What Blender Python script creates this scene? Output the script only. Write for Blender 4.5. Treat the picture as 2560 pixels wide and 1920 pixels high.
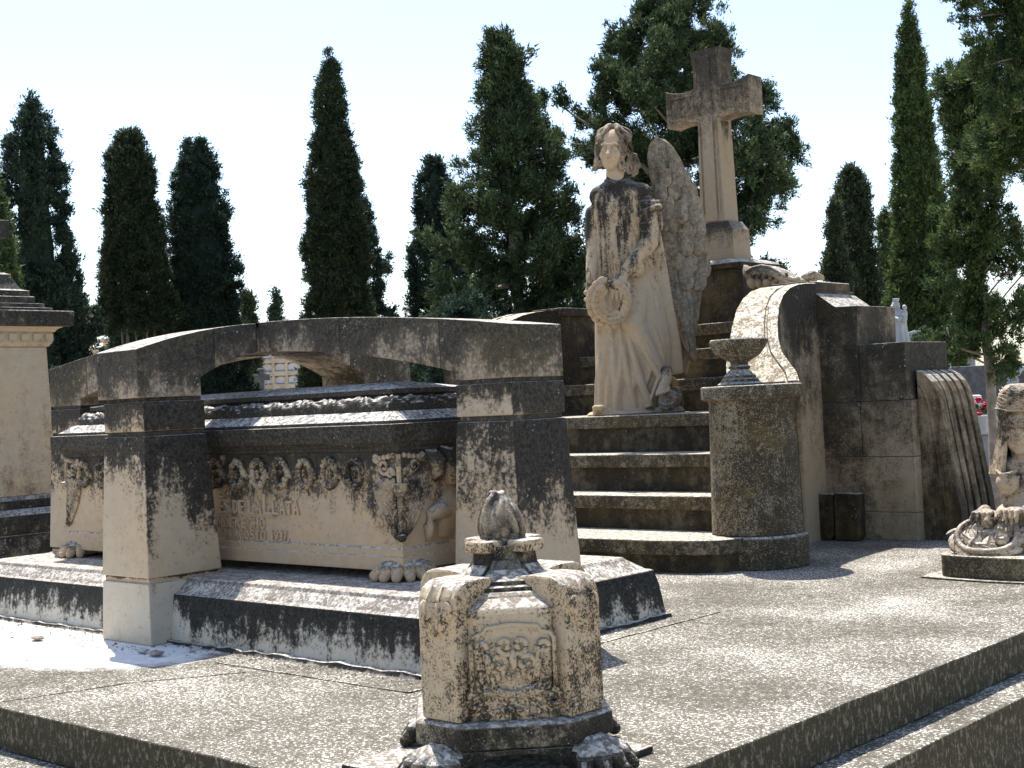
import bpy, bmesh, math, random
import numpy as np
from mathutils import Vector, Matrix, Euler, noise as mnoise
R = math.radians
random.seed(7); rng = np.random.default_rng(7)
for o in list(bpy.data.objects): bpy.data.objects.remove(o)
SC = bpy.context.scene; COL = SC.collection

# ------------------------------------------------------------------ camera, sky, sun, exposure
cam = bpy.data.cameras.new('camera'); co = bpy.data.objects.new('camera', cam); COL.objects.link(co)
cam.sensor_width = 36; cam.lens = 36*3410/2560; cam.clip_start = .05; cam.clip_end = 2000
rt, dn, fw = (.741756,.668942,-.048115), (-.045133,-.021790,-.998743), (-.669150,.742995,.014029)
co.matrix_world = Matrix(((rt[0],-dn[0],-fw[0],0),(rt[1],-dn[1],-fw[1],0),(rt[2],-dn[2],-fw[2],1.05),(0,0,0,1)))
SC.camera = co
SUN_EL, SUN_DIR = 65.5, (-.853,.521)                    # the sun stands high behind the tomb, a little to the left
w = bpy.data.worlds.new('World'); SC.world = w; w.use_nodes = True
wn = w.node_tree; wn.nodes.clear()
sky = wn.nodes.new('ShaderNodeTexSky'); sky.sky_type = 'NISHITA'; sky.sun_disc = False
sky.sun_elevation = R(SUN_EL); sky.sun_rotation = math.atan2(SUN_DIR[0], SUN_DIR[1])
sky.air_density = 1.0; sky.dust_density = 1.6; sky.ozone_density = 1.0; sky.altitude = 300
bg = wn.nodes.new('ShaderNodeBackground'); bg.inputs[1].default_value = .125
wo = wn.nodes.new('ShaderNodeOutputWorld')
wn.links.new(sky.outputs[0], bg.inputs[0]); wn.links.new(bg.outputs[0], wo.inputs[0])
sl = bpy.data.lights.new('sun', 'SUN'); sl.energy = 4.2; sl.angle = R(.53); sl.color = (1,.965,.905)
so = bpy.data.objects.new('sun', sl); COL.objects.link(so)
ce = math.cos(R(SUN_EL)); sd = Vector((SUN_DIR[0]*ce, SUN_DIR[1]*ce, math.sin(R(SUN_EL))))
so.rotation_euler = sd.to_track_quat('Z', 'Y').to_euler(); so.location = (-20, 15, 40)
vs = SC.view_settings; vs.view_transform = 'Standard'; vs.look = 'None'; vs.gamma = 1; vs.use_curve_mapping = False
vs.exposure = 1.15

# ------------------------------------------------------------------ materials
class NT:
    def __init__(s, name):
        s.m = bpy.data.materials.new(name); s.m.use_nodes = True; s.t = s.m.node_tree; s.t.nodes.clear()
        s.out = s.n('ShaderNodeOutputMaterial'); s.b = s.n('ShaderNodeBsdfPrincipled')
        s.l(s.b.outputs[0], s.out.inputs[0])
    def n(s, t, **k):
        x = s.t.nodes.new(t)
        for a, v in k.items(): setattr(x, a, v)
        return x
    def l(s, a, b): s.t.links.new(a, b)
    def put(s, sock, v):
        if isinstance(v, (int, float, tuple)):
            sock.default_value = v if not (isinstance(v, tuple) and len(v) == 3 and sock.type == 'RGBA') else (*v, 1)
        else: s.l(v, sock)
    def math(s, op, a, b=0., c=0.):
        x = s.n('ShaderNodeMath', operation=op)
        for i, v in enumerate((a, b, c)): s.put(x.inputs[i], v)
        return x.outputs[0]
    def ramp(s, v, a, b, lo=0., hi=1.):
        x = s.n('ShaderNodeMapRange'); x.interpolation_type = 'SMOOTHSTEP'
        for i, q in enumerate((v, a, b, lo, hi)): s.put(x.inputs[i], q)
        return x.outputs[0]
    def mix(s, f, a, b, blend='MIX'):
        x = s.n('ShaderNodeMix'); x.data_type = 'RGBA'; x.blend_type = blend
        s.put(x.inputs[0], f); s.put(x.inputs[6], a); s.put(x.inputs[7], b)
        return x.outputs[2]
    def noise(s, vec, scale, detail=4, rough=.6):
        x = s.n('ShaderNodeTexNoise'); s.l(vec, x.inputs['Vector'])
        x.inputs['Scale'].default_value = scale; x.inputs['Detail'].default_value = detail; x.inputs['Roughness'].default_value = rough
        return x.outputs[0]
    def vmul(s, vec, f):
        x = s.n('ShaderNodeVectorMath', operation='MULTIPLY'); s.l(vec, x.inputs[0]); x.inputs[1].default_value = f
        return x.outputs[0]
    def bump(s, h, strength, dist):
        x = s.n('ShaderNodeBump'); x.inputs['Strength'].default_value = strength; x.inputs['Distance'].default_value = dist
        s.l(h, x.inputs['Height']); s.l(x.outputs[0], s.b.inputs['Normal'])

TOPC = ((.20,.17,.14), (.60,.56,.50))
def stone(name, base=(.47,.39,.30), dark=(.05,.045,.038), cover=.45, grad=(0,0), streak=.35, speck=.3, moss=0., top=.9, topc=TOPC, fs=1., nx=.0, soft=.06, bump=.35, wts=None, wz=None):
    """weathered limestone: pale ground, black lichen crust in drips and speckles, pale lichen dots, crusted upper faces"""
    dark = (dark[0]*.72, dark[1]*.71, dark[2]*.66); base = (base[0]*1.0, base[1]*.965, base[2]*.89)
    t = NT(name)
    P = t.n('ShaderNodeNewGeometry'); pos = P.outputs['Position']
    gen = t.n('ShaderNodeSeparateXYZ'); tc = t.n('ShaderNodeTexCoord'); t.l(tc.outputs['Generated'], gen.inputs[0]); gz = gen.outputs[2]
    big = t.noise(pos, 2.3*fs, 5, .62); st = t.noise(t.vmul(pos, (9*fs, 9*fs, 1.1*fs)), 1., 4, .65)
    fine = t.noise(pos, 56*fs, 4, .75); mid = t.noise(pos, 14*fs, 4, .65); grain = t.noise(pos, 190, 2, .6)
    wb, wm, wf = wts or (1-streak-.42, .20, .22)
    m = t.math('ADD', t.math('MULTIPLY', big, wb), t.math('MULTIPLY', st, streak))
    m = t.math('ADD', m, t.math('MULTIPLY', fine, wf)); m = t.math('ADD', m, t.math('MULTIPLY', mid, wm))
    g = t.math('ADD', t.math('MULTIPLY', gz, grad[1]-grad[0]), grad[0]+(cover-.5)*.4)
    m = t.math('ADD', m, g)
    if wz:                                               # crust thickens with height above the platform
        sz_ = t.n('ShaderNodeSeparateXYZ'); t.l(pos, sz_.inputs[0]); m = t.math('ADD', m, t.ramp(sz_.outputs[2], wz[0], wz[1], wz[2], wz[3]))
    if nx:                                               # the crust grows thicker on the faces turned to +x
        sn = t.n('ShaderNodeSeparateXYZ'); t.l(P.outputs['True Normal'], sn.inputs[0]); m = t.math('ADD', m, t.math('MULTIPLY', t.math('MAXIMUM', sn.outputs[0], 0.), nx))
    mask = t.ramp(m, .5-soft, .5+soft)
    b = t.mix(t.ramp(big, .35, .68), base, tuple(min(1, x*y) for x, y in zip(base, (1.1, 1.0, .88))))
    b = t.mix(t.ramp(mid, .3, .75, 0, .3), b, tuple(x*.62 for x in base))
    d = t.mix(t.ramp(t.math('ADD', t.math('MULTIPLY', fine, .65), t.math('MULTIPLY', grain, .35)), .43, .60), tuple(x*.62 for x in dark), tuple(x*2.5 for x in dark))
    d = t.mix(t.ramp(st, .4, .7, 0, .5), d, tuple(x*1.5 for x in dark))
    c = t.mix(mask, b, d)
    pit = t.ramp(fine, .60, .70); c = t.mix(t.math('MULTIPLY', pit, .55), c, tuple(x*1.1 for x in dark))
    if speck > 0:
        v = t.n('ShaderNodeTexVoronoi'); v.inputs['Scale'].default_value = 52*fs; v.inputs['Randomness'].default_value = 1; t.l(pos, v.inputs['Vector'])
        dot = t.math('MULTIPLY', t.ramp(t.math('ADD', v.outputs['Distance'], t.math('MULTIPLY', t.math('SUBTRACT', fine, .5), 1.1)), .30, .14), t.ramp(t.noise(pos, 7*fs, 3, .7), .62-.22*speck, .74-.16*speck))
        c = t.mix(t.math('MULTIPLY', dot, .75), c, (.50,.47,.41))
    if moss > 0:
        mo = t.math('MULTIPLY', t.ramp(t.noise(pos, 1.7*fs, 4, .6), .52, .66), moss)
        c = t.mix(mo, c, t.mix(fine, (.085,.062,.018), (.19,.14,.045)))
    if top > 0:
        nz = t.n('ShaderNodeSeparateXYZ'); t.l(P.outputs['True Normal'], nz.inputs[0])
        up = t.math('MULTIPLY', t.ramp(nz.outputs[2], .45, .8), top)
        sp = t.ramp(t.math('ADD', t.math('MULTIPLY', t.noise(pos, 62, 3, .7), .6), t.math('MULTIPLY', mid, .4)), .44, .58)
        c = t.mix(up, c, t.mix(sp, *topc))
    t.l(c, t.b.inputs['Base Color']); t.b.inputs['Roughness'].default_value = .92
    t.b.inputs['Specular IOR Level'].default_value = .2
    h = t.math('ADD', t.math('MULTIPLY', fine, .6), t.math('MULTIPLY', grain, .25)); h = t.math('ADD', h, t.math('MULTIPLY', mask, .12))
    t.bump(h, bump, .02)
    return t.m

def plain(name, col, rough=.8, var=.25, scale=6, metal=0):
    t = NT(name); tc = t.n('ShaderNodeNewGeometry')
    n = t.noise(tc.outputs['Position'], scale, 5, .65)
    t.l(t.mix(t.ramp(n, .3, .7), tuple(x*(1-var) for x in col), tuple(min(1, x*(1+var)) for x in col)), t.b.inputs['Base Color'])
    t.b.inputs['Roughness'].default_value = rough; t.b.inputs['Metallic'].default_value = metal
    t.bump(t.noise(tc.outputs['Position'], scale*9, 3, .6), .2, .01)
    return t.m

def leafmat(name, c0, c1, c2):
    t = NT(name); g = t.n('ShaderNodeNewGeometry'); pos = g.outputs['Position']
    a = t.ramp(t.noise(pos, 1.6, 4, .65), .36, .64); b = t.ramp(t.noise(pos, 9, 3, .7), .42, .68)
    c = t.mix(t.math('MULTIPLY', b, .6), t.mix(a, c0, c1), c2)
    v = t.ramp(g.outputs['Random Per Island'], 0, 1, .55, 1.4)
    mx = t.n('ShaderNodeMix'); mx.data_type = 'RGBA'; mx.blend_type = 'MULTIPLY'; mx.inputs[0].default_value = 1
    t.l(c, mx.inputs[6]); cb = t.n('ShaderNodeCombineColor')
    for i in range(3): t.l(v, cb.inputs[i])
    t.l(cb.outputs[0], mx.inputs[7])
    t.l(mx.outputs[2], t.b.inputs['Base Color']); t.b.inputs['Roughness'].default_value = .7; t.b.inputs['Specular IOR Level'].default_value = .25
    tr = t.n('ShaderNodeBsdfTranslucent'); t.l(mx.outputs[2], tr.inputs[0]); ms = t.n('ShaderNodeMixShader'); ms.inputs[0].default_value = .3
    t.l(t.b.outputs[0], ms.inputs[1]); t.l(tr.outputs[0], ms.inputs[2]); t.l(ms.outputs[0], t.out.inputs[0])
    return t.m

def paving():
    t = NT('platform_paving'); g = t.n('ShaderNodeNewGeometry'); pos = g.outputs['Position']
    n1 = t.noise(pos, 78, 4, .82); n2 = t.noise(pos, 22, 4, .65); n3 = t.noise(pos, 1.4, 4, .6); n4 = t.noise(pos, 230, 2, .6)
    c = t.mix(t.ramp(n3, .35, .68), (.088,.078,.060), (.140,.124,.098))
    c = t.mix(t.ramp(n2, .35, .72, 0, .55), c, (.215,.19,.15))
    c = t.mix(t.ramp(n4, .52, .68, 0, .6), c, (.06,.05,.04))
    s = t.math('ADD', t.math('MULTIPLY', n1, .80), t.math('ADD', t.math('MULTIPLY', n2, .12), t.math('MULTIPLY', n3, .18)))
    c = t.mix(t.ramp(s, .592, .628), c, (.80,.76,.68))
    # lime-washed patch spilt in front of the plinth, edge broken by noise
    sx = t.n('ShaderNodeSeparateXYZ'); t.l(pos, sx.inputs[0])
    dx = t.math('DIVIDE', t.math('ADD', sx.outputs[0], 6.30), 1.25); dy = t.math('DIVIDE', t.math('SUBTRACT', sx.outputs[1], 3.42), .52)
    r2 = t.math('ADD', t.math('MULTIPLY', dx, dx), t.math('MULTIPLY', dy, dy))
    r2 = t.math('ADD', r2, t.math('MULTIPLY', t.math('SUBTRACT', t.noise(pos, 5, 5, .7), .5), 1.1))
    c = t.mix(t.math('MULTIPLY', t.ramp(t.math('ADD', r2, t.math('MULTIPLY', t.math('SUBTRACT', n1, .5), .9)), 1.12, .80), .9), c, t.mix(t.ramp(n2, .3, .7), (.66,.66,.65), (.80,.80,.79)))
    # vertical faces carry a dark crust
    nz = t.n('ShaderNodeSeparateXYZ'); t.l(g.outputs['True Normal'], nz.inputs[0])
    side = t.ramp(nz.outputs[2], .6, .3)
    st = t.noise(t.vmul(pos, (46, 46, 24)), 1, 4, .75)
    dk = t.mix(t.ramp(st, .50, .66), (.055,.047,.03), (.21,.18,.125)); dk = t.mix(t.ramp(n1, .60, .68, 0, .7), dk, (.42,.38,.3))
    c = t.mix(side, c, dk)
    t.l(c, t.b.inputs['Base Color']); t.b.inputs['Roughness'].default_value = .95; t.b.inputs['Specular IOR Level'].default_value = .15
    t.bump(t.math('ADD', n1, t.math('MULTIPLY', n4, .5)), .5, .012)
    return t.m

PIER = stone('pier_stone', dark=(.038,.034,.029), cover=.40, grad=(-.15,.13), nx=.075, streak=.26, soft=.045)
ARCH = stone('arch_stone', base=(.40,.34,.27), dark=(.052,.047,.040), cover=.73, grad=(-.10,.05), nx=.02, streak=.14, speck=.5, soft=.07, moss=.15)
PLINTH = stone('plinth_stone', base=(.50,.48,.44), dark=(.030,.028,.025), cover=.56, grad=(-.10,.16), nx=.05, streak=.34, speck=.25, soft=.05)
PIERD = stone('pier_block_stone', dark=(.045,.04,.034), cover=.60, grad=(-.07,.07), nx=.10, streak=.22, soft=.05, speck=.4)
PBASE = stone('pier_base_stone', base=(.50,.45,.38), cover=.30, grad=(-.06,.02), streak=.25, speck=.05)
SARC = stone('sarcophagus_stone', base=(.48,.38,.28), cover=.34, grad=(-.10,.15), streak=.24, speck=.1, soft=.05, fs=1.4)
CORN = stone('cornice_stone', base=(.34,.29,.23), cover=.84, grad=(-.05,.05), streak=.24, speck=.3)
CARV = stone('carved_stone', base=(.45,.365,.27), dark=(.035,.031,.026), cover=.50, streak=.1, speck=.2, fs=1.8, topc=((.28,.24,.2),(.62,.58,.52)))
LIDM = stone('lid_stone', base=(.24,.21,.17), cover=.78, streak=.1, speck=.5, fs=1.8, topc=((.20,.18,.155),(.75,.72,.68)))
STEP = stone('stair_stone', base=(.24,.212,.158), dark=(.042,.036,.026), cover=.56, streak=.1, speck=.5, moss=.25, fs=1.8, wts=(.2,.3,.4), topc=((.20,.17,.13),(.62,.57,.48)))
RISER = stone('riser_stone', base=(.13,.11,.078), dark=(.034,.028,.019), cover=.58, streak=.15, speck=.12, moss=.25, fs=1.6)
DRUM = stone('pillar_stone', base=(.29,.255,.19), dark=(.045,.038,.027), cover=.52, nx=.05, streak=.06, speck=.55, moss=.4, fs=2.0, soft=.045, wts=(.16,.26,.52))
WALL = stone('wall_stone', base=(.36,.30,.225), dark=(.042,.037,.030), cover=.42, streak=.16, speck=.4, moss=.30, soft=.11, wz=(.25,1.25,-.03,.13))
WALLD = stone('wall_dark_stone', base=(.22,.175,.12), dark=(.022,.019,.015), cover=.74, grad=(-.02,.06), streak=.2, speck=.6, moss=.25, soft=.10)
FLAME = stone('flame_stone', base=(.40,.345,.265), dark=(.045,.04,.033), cover=.58, streak=.1, speck=.2, fs=3., soft=.1)
HEADM = stone('face_stone', base=(.46,.375,.28), dark=(.05,.044,.036), cover=.22, streak=.2, speck=0, fs=1.5, soft=.08, top=0, bump=.15)
CHEEK = stone('cheek_stone', base=(.36,.295,.215), dark=(.03,.026,.021), cover=.46, grad=(-.20,.16), streak=.25, speck=.1, soft=.10, topc=((.20,.155,.10),(.78,.71,.58)))
PED = stone('pedestal_stone', base=(.10,.08,.052), dark=(.025,.02,.014), cover=.55, streak=.25, speck=.25, moss=.3)
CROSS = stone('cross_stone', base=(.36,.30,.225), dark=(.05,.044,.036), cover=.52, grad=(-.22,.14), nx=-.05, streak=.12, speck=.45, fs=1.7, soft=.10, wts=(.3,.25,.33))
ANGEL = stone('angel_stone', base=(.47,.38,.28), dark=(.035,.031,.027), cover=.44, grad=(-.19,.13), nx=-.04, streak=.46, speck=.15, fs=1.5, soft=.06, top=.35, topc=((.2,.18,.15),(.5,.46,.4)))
WING = stone('wing_stone', base=(.36,.315,.25), dark=(.075,.066,.055), cover=.46, streak=.2, speck=.3, fs=1.8, soft=.12, top=.5, wts=(.2,.3,.35))
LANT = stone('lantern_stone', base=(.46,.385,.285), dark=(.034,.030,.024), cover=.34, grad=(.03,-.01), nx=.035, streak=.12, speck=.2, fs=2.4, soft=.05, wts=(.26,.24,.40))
LANTD = stone('lantern_dark_stone', base=(.28,.245,.185), dark=(.03,.027,.022), cover=.66, streak=.1, speck=.35, fs=2.4, soft=.06)
SPHX = stone('sphinx_stone', base=(.46,.37,.275), dark=(.04,.035,.028), cover=.46, streak=.15, speck=.2, fs=2.2, soft=.05, top=.55)
MONU = stone('left_monument_stone', base=(.46,.39,.30), cover=.16, grad=(.08,-.04), streak=.3, speck=0, soft=.12)
MONUD = stone('left_monument_dark', base=(.24,.215,.175), dark=(.035,.032,.028), cover=.7, streak=.15, speck=.4)
BUTT = stone('buttress_stone', base=(.33,.265,.19), dark=(.035,.029,.02), cover=.46, grad=(.10,.0), streak=.3, speck=.2, moss=.5, soft=.11, fs=1.3)
LETT = stone('letter_stone', base=(.50,.40,.30), cover=.30, grad=(-.05,.0), speck=0, fs=1.6)
GRAVEL = plain('gravel', (.36,.32,.27), .95, .3, 3)
MARBLE = plain('white_marble', (.40,.40,.385), .5, .1, 5)
MGREY = plain('grey_marble', (.30,.31,.32), .55, .25, 6)
MDARK = plain('dark_granite', (.07,.07,.075), .5, .4, 14)
BRICK = plain('pale_brick', (.60,.47,.33), .9, .2, 3)
NICHE = plain('niche_plaster', (.74,.74,.73), .8, .08, 4)
ROOF = plain('roof_tile', (.50,.40,.32), .9, .25, 5)
REDP = plain('red_petals', (.55,.03,.09), .6, .4, 60)
GREENP = plain('green_leaves', (.06,.11,.03), .6, .4, 30)
BARK = plain('bark', (.25,.21,.165), .95, .35, 14)
PAVE = paving()
F_DARK = leafmat('cypress_dark', (.016,.032,.022), (.032,.056,.035), (.062,.092,.05))
F_OLIVE = leafmat('cypress_olive', (.024,.038,.018), (.042,.06,.028), (.085,.105,.045))
F_CEDAR = leafmat('cedar_green', (.022,.042,.022), (.048,.076,.032), (.15,.185,.065))
F_BRIGHT = leafmat('cypress_bright', (.026,.05,.018), (.065,.105,.03), (.18,.22,.07))

# ------------------------------------------------------------------ building helpers
OFF = {}
class MB:
    def __init__(s, M=None): s.v = []; s.f = []; s.M = M
    def add(s, vs_, fs_):
        n = len(s.v)
        if s.M is not None: vs_ = [s.M @ Vector(p) for p in vs_]
        s.v += [tuple(p) for p in vs_]; s.f += [tuple(i+n for i in f) for f in fs_]; return s
    def frust(s, b, t, z0, z1):
        c = [(b[0],b[2],z0),(b[1],b[2],z0),(b[1],b[3],z0),(b[0],b[3],z0),(t[0],t[2],z1),(t[1],t[2],z1),(t[1],t[3],z1),(t[0],t[3],z1)]
        return s.add(c, [(3,2,1,0),(4,5,6,7),(0,1,5,4),(1,2,6,5),(2,3,7,6),(3,0,4,7)])
    def box(s, x0, x1, y0, y1, z0, z1): return s.frust((x0,x1,y0,y1), (x0,x1,y0,y1), z0, z1)
    def prism(s, poly, axis, a, b):
        mk = {'x': lambda u,v,h:(h,u,v), 'y': lambda u,v,h:(u,h,v), 'z': lambda u,v,h:(u,v,h)}[axis]; n = len(poly)
        vs_ = [mk(u,v,a) for u,v in poly]+[mk(u,v,b) for u,v in poly]
        return s.add(vs_, [tuple(range(n-1,-1,-1)), tuple(range(n,2*n))]+[(i,(i+1)%n,n+(i+1)%n,n+i) for i in range(n)])
    def loft(s, rings, cap=True):
        n = len(rings[0]); vs_ = [p for r in rings for p in r]; fs_ = []
        for k in range(len(rings)-1):
            for i in range(n): fs_.append((k*n+i, k*n+(i+1)%n, (k+1)*n+(i+1)%n, (k+1)*n+i))
        if cap: fs_ += [tuple(range(n-1,-1,-1)), tuple(range((len(rings)-1)*n, len(rings)*n))]
        return s.add(vs_, fs_)
    def lathe(s, prof, cx=0, cy=0, seg=28, a0=0):
        return s.loft([[(cx+r*math.cos(a0+2*math.pi*i/seg), cy+r*math.sin(a0+2*math.pi*i/seg), z) for i in range(seg)] for r, z in prof])
    def tube(s, pts, rad, seg=8, flat=1., cap=True):
        pts = [Vector(p) for p in pts]; n = len(pts); rings = []
        if not hasattr(rad, '__len__'): rad = [rad]*n
        up = Vector((0,0,1)); 
        for i, p in enumerate(pts):
            d = (pts[min(i+1,n-1)]-pts[max(i-1,0)]).normalized()
            if abs(d.dot(up)) > .95: up2 = Vector((1,0,0))
            else: up2 = up
            a = d.cross(up2).normalized(); b = d.cross(a).normalized()
            rings.append([tuple(p+a*rad[i]*math.cos(2*math.pi*k/seg)+b*rad[i]*flat*math.sin(2*math.pi*k/seg)) for k in range(seg)])
        return s.loft(rings, cap)
    def ell(s, c, r, seg=14, rings=8, rot=None):
        if not hasattr(r, '__len__'): r = (r,r,r)
        rs = []
        for k in range(rings+1):
            ph = -math.pi/2+math.pi*(k+.001 if k == 0 else k-.001 if k == rings else k)/rings
            q = []
            for i in range(seg):
                v = Vector((r[0]*math.cos(ph)*math.cos(2*math.pi*i/seg), r[1]*math.cos(ph)*math.sin(2*math.pi*i/seg), r[2]*math.sin(ph)))
                if rot is not None: v = rot @ v
                q.append((c[0]+v.x, c[1]+v.y, c[2]+v.z))
            rs.append(q)
        return s.loft(rs)
    def capsule(s, a, b, ra, rb, seg=14):
        a, b = Vector(a), Vector(b); s.ell(a, ra, seg); s.ell(b, rb, seg); return s.tube([a, a.lerp(b,.5), b], [ra, (ra+rb)/2, rb], seg)
    def build(s, name, mat, parent=None, smooth=False, bevel=0., label=None, kind=None, recalc=True):
        off = OFF.get(parent.name, Vector()) if parent else Vector()
        me = bpy.data.meshes.new(name); me.from_pydata([(p[0]-off.x, p[1]-off.y, p[2]-off.z) for p in s.v], [], s.f)
        if recalc:
            bm = bmesh.new(); bm.from_mesh(me); bmesh.ops.recalc_face_normals(bm, faces=bm.faces); bm.to_mesh(me); bm.free()
        me.materials.append(mat)
        if smooth:
            me.shade_smooth()
            if smooth is not True: me.set_sharp_from_angle(angle=R(smooth))
        o = bpy.data.objects.new(name, me); COL.objects.link(o)
        if parent: o.parent = parent; OFF[o.name] = off
        if bevel:
            b = o.modifiers.new('bevel', 'BEVEL'); b.width = bevel; b.segments = 2; b.limit_method = 'ANGLE'; b.angle_limit = R(35)
        if label: o['label'] = label
        if kind: o['kind'] = kind
        return o
def thing(name, label, cat, loc=(0,0,0), rotz=0, group=None, local=False):
    o = bpy.data.objects.new(name, None); COL.objects.link(o); o.empty_display_size = .2
    o.location = loc; o.rotation_euler = (0,0,rotz); o['label'] = label; o['category'] = cat
    if group: o['group'] = group
    OFF[o.name] = Vector() if local else Vector(loc)
    return o
def tag(o, label, cat, group=None):
    o['label'] = label; o['category'] = cat
    if group: o['group'] = group
    return o
def dup(o, parent, M, name=None):
    c = o.copy(); COL.objects.link(c); c.parent = parent; c.matrix_local = M
    return c
def remeshed(mb, name, mat, parent, voxel, passes=2, carve=None):
    """fuse overlapping volumes of one carved body into one continuous surface"""
    o = mb.build('temp', mat); m = o.modifiers.new('r', 'REMESH'); m.mode = 'VOXEL'; m.voxel_size = voxel; m.use_smooth_shade = True
    s_ = o.modifiers.new('s', 'SMOOTH'); s_.factor = .5; s_.iterations = passes
    dg = bpy.context.evaluated_depsgraph_get(); me = bpy.data.meshes.new_from_object(o.evaluated_get(dg))
    bpy.data.objects.remove(o)
    me.name = name; me.shade_smooth()
    if carve:
        n = len(me.vertices); c = np.empty(n*3); me.vertices.foreach_get('co', c); nn = np.empty(n*3); me.vertices.foreach_get('normal', nn)
        c = c.reshape(-1,3); nn = nn.reshape(-1,3); c = carve(c, nn); me.vertices.foreach_set('co', c.ravel()); me.update()
    off = OFF.get(parent.name, Vector())
    if off.length: me.transform(Matrix.Translation(-off))
    if not me.materials: me.materials.append(mat)
    q = bpy.data.objects.new(name, me); COL.objects.link(q); q.parent = parent; OFF[q.name] = off
    return q
def leafmesh(name, mat, L, W, T=.012, tip=1.0, rib=True, bend=0., n=7):
    """carved leaf or feather: root at the origin, runs along -Z, faces -Y, domed with a midrib"""
    mb = MB(); cols = (-1,-.55,-.12,0,.12,.55,1); top = []
    for i in range(n+1):
        u = i/n if tip < 1 else (math.sin(math.pi/2*i/n)*.6+.4*i/n); wdt = W*(math.sin(math.pi*min(1,(u*.86+.14)))**.6 if tip < 1 else (min(1, .86+u*.5)*math.sqrt(max(0,1-max(0,(u-.60)/.40)**2))))
        row = []
        for c in cols:
            y = -T*(1-.75*c*c) - (T*.5 if rib and c == 0 else 0) - bend*u*u
            row.append((c*max(wdt,.0006), y if i < n else y*.5, -L*u))
        top.append(row)
    k = len(cols); vs_ = [p for r in top for p in r]+[(p[0], .3*T-bend*(i/n)**2, p[2]) for i, r in enumerate(top) for p in r]
    N = k*(n+1); fs_ = []
    for i in range(n):
        for j in range(k-1):
            a = i*k+j; fs_.append((a, a+1, a+k+1, a+k))
        fs_.append((i*k, (i+1)*k, N+(i+1)*k, N+i*k)); fs_.append((i*k+k-1, N+i*k+k-1, N+(i+1)*k+k-1, (i+1)*k+k-1))
    for j in range(k-1):
        fs_.append((j, N+j, N+j+1, j+1)); a = n*k+j; fs_.append((a, a+1, N+a+1, N+a))
    mb.add(vs_, fs_)
    me = bpy.data.meshes.new(name); me.from_pydata(mb.v, [], mb.f); me.materials.append(mat); me.shade_smooth(); me.set_sharp_from_angle(angle=R(62))
    return me
def place(me, name, parent, M):
    o = bpy.data.objects.new(name, me); COL.objects.link(o); o.parent = parent
    off = OFF.get(parent.name, Vector()); o.matrix_local = Matrix.Translation(-off) @ M; OFF[o.name] = off
    return o
def TRS(loc, rx=0, ry=0, rz=0, s=1.):
    S = Matrix.Diagonal((s,s,s,1)) if not hasattr(s,'__len__') else Matrix.Diagonal((*s,1))
    return Matrix.Translation(loc) @ Euler((rx,ry,rz),'XYZ').to_matrix().to_4x4() @ S
def spiral(cx, cz, r0, turns, a0, dirn=1, n=26, fall=.82):
    return [(cx+r0*(1-fall*i/n)*math.cos(a0+dirn*turns*2*math.pi*i/n), cz+r0*(1-fall*i/n)*math.sin(a0+dirn*turns*2*math.pi*i/n)) for i in range(n+1)]
def lerp(a, b, t): return a+(b-a)*t
#==BODY==
# ------------------------------------------------------------------ setting
gm = MB(); gm.add([(-400,-60,-.5),(120,-60,-.5),(120,400,-.5),(-400,400,-.5)], [(0,1,2,3)])
o = gm.build('ground', GRAVEL); o['kind'] = 'structure'
def slabtop(name, x0, x1, y0, y1, z0, z1, nx, ny, seed):
    """a slab whose worn rim wanders by a few millimetres"""
    mb = MB(); rim = []
    def edge(a, b, n):
        for i in range(n):
            t = i/n; p = (lerp(a[0],b[0],t), lerp(a[1],b[1],t))
            w_ = (mnoise.noise(Vector((p[0]*5,p[1]*5,seed)))*.006+mnoise.noise(Vector((p[0]*21,p[1]*21,seed)))*.004) if i else 0
            nx_, ny_ = (b[1]-a[1]), -(b[0]-a[0]); l = math.hypot(nx_, ny_)
            rim.append((p[0]+nx_/l*w_, p[1]+ny_/l*w_))
    edge((x0,y0),(x1,y0),nx); edge((x1,y0),(x1,y1),ny); edge((x1,y1),(x0,y1),4); edge((x0,y1),(x0,y0),4)
    mb.prism(rim, 'z', z0, z1)
    o = mb.build(name, PAVE, bevel=.006); o['kind'] = 'structure'; return o
slabtop('stone_platform', -8.1, -2.26, 2.5, 10.6, -.16, 0, 120, 160, 1)
slabtop('platform_step', -8.2, -2.085, 2.32, 10.7, -.5, -.163, 60, 80, 2)
# cement seams standing a little above the paving
def seam(p, q, wd=.012, h=.005):
    mb = MB(); a, b = Vector((*p,0)), Vector((*q,0)); d = (b-a).normalized(); s_ = Vector((-d.y,d.x,0)); n = 22; L = (b-a).length; rs = []
    for i in range(n+1):
        c = a.lerp(b, i/n); k = wd*(1+.4*mnoise.noise(c*9)); hh = h*(.8+.5*mnoise.noise(c*14+Vector((3,3,3))))
        rs.append([tuple(c-s_*k+Vector((0,0,-.01))), tuple(c-s_*k*.7+Vector((0,0,hh))), tuple(c+s_*k*.7+Vector((0,0,hh))), tuple(c+s_*k+Vector((0,0,-.01)))])
    mb.loft(rs); o = mb.build('paving_joint', PAVE); o['kind'] = 'structure'
seam((-3.70,3.46),(-3.69,5.5)); seam((-3.70,3.46),(-4.9,3.47)); seam((-5.0,2.55),(-4.86,3.02), .006, .003); seam((-4.86,3.02),(-4.6,3.4), .006, .003)

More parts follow.
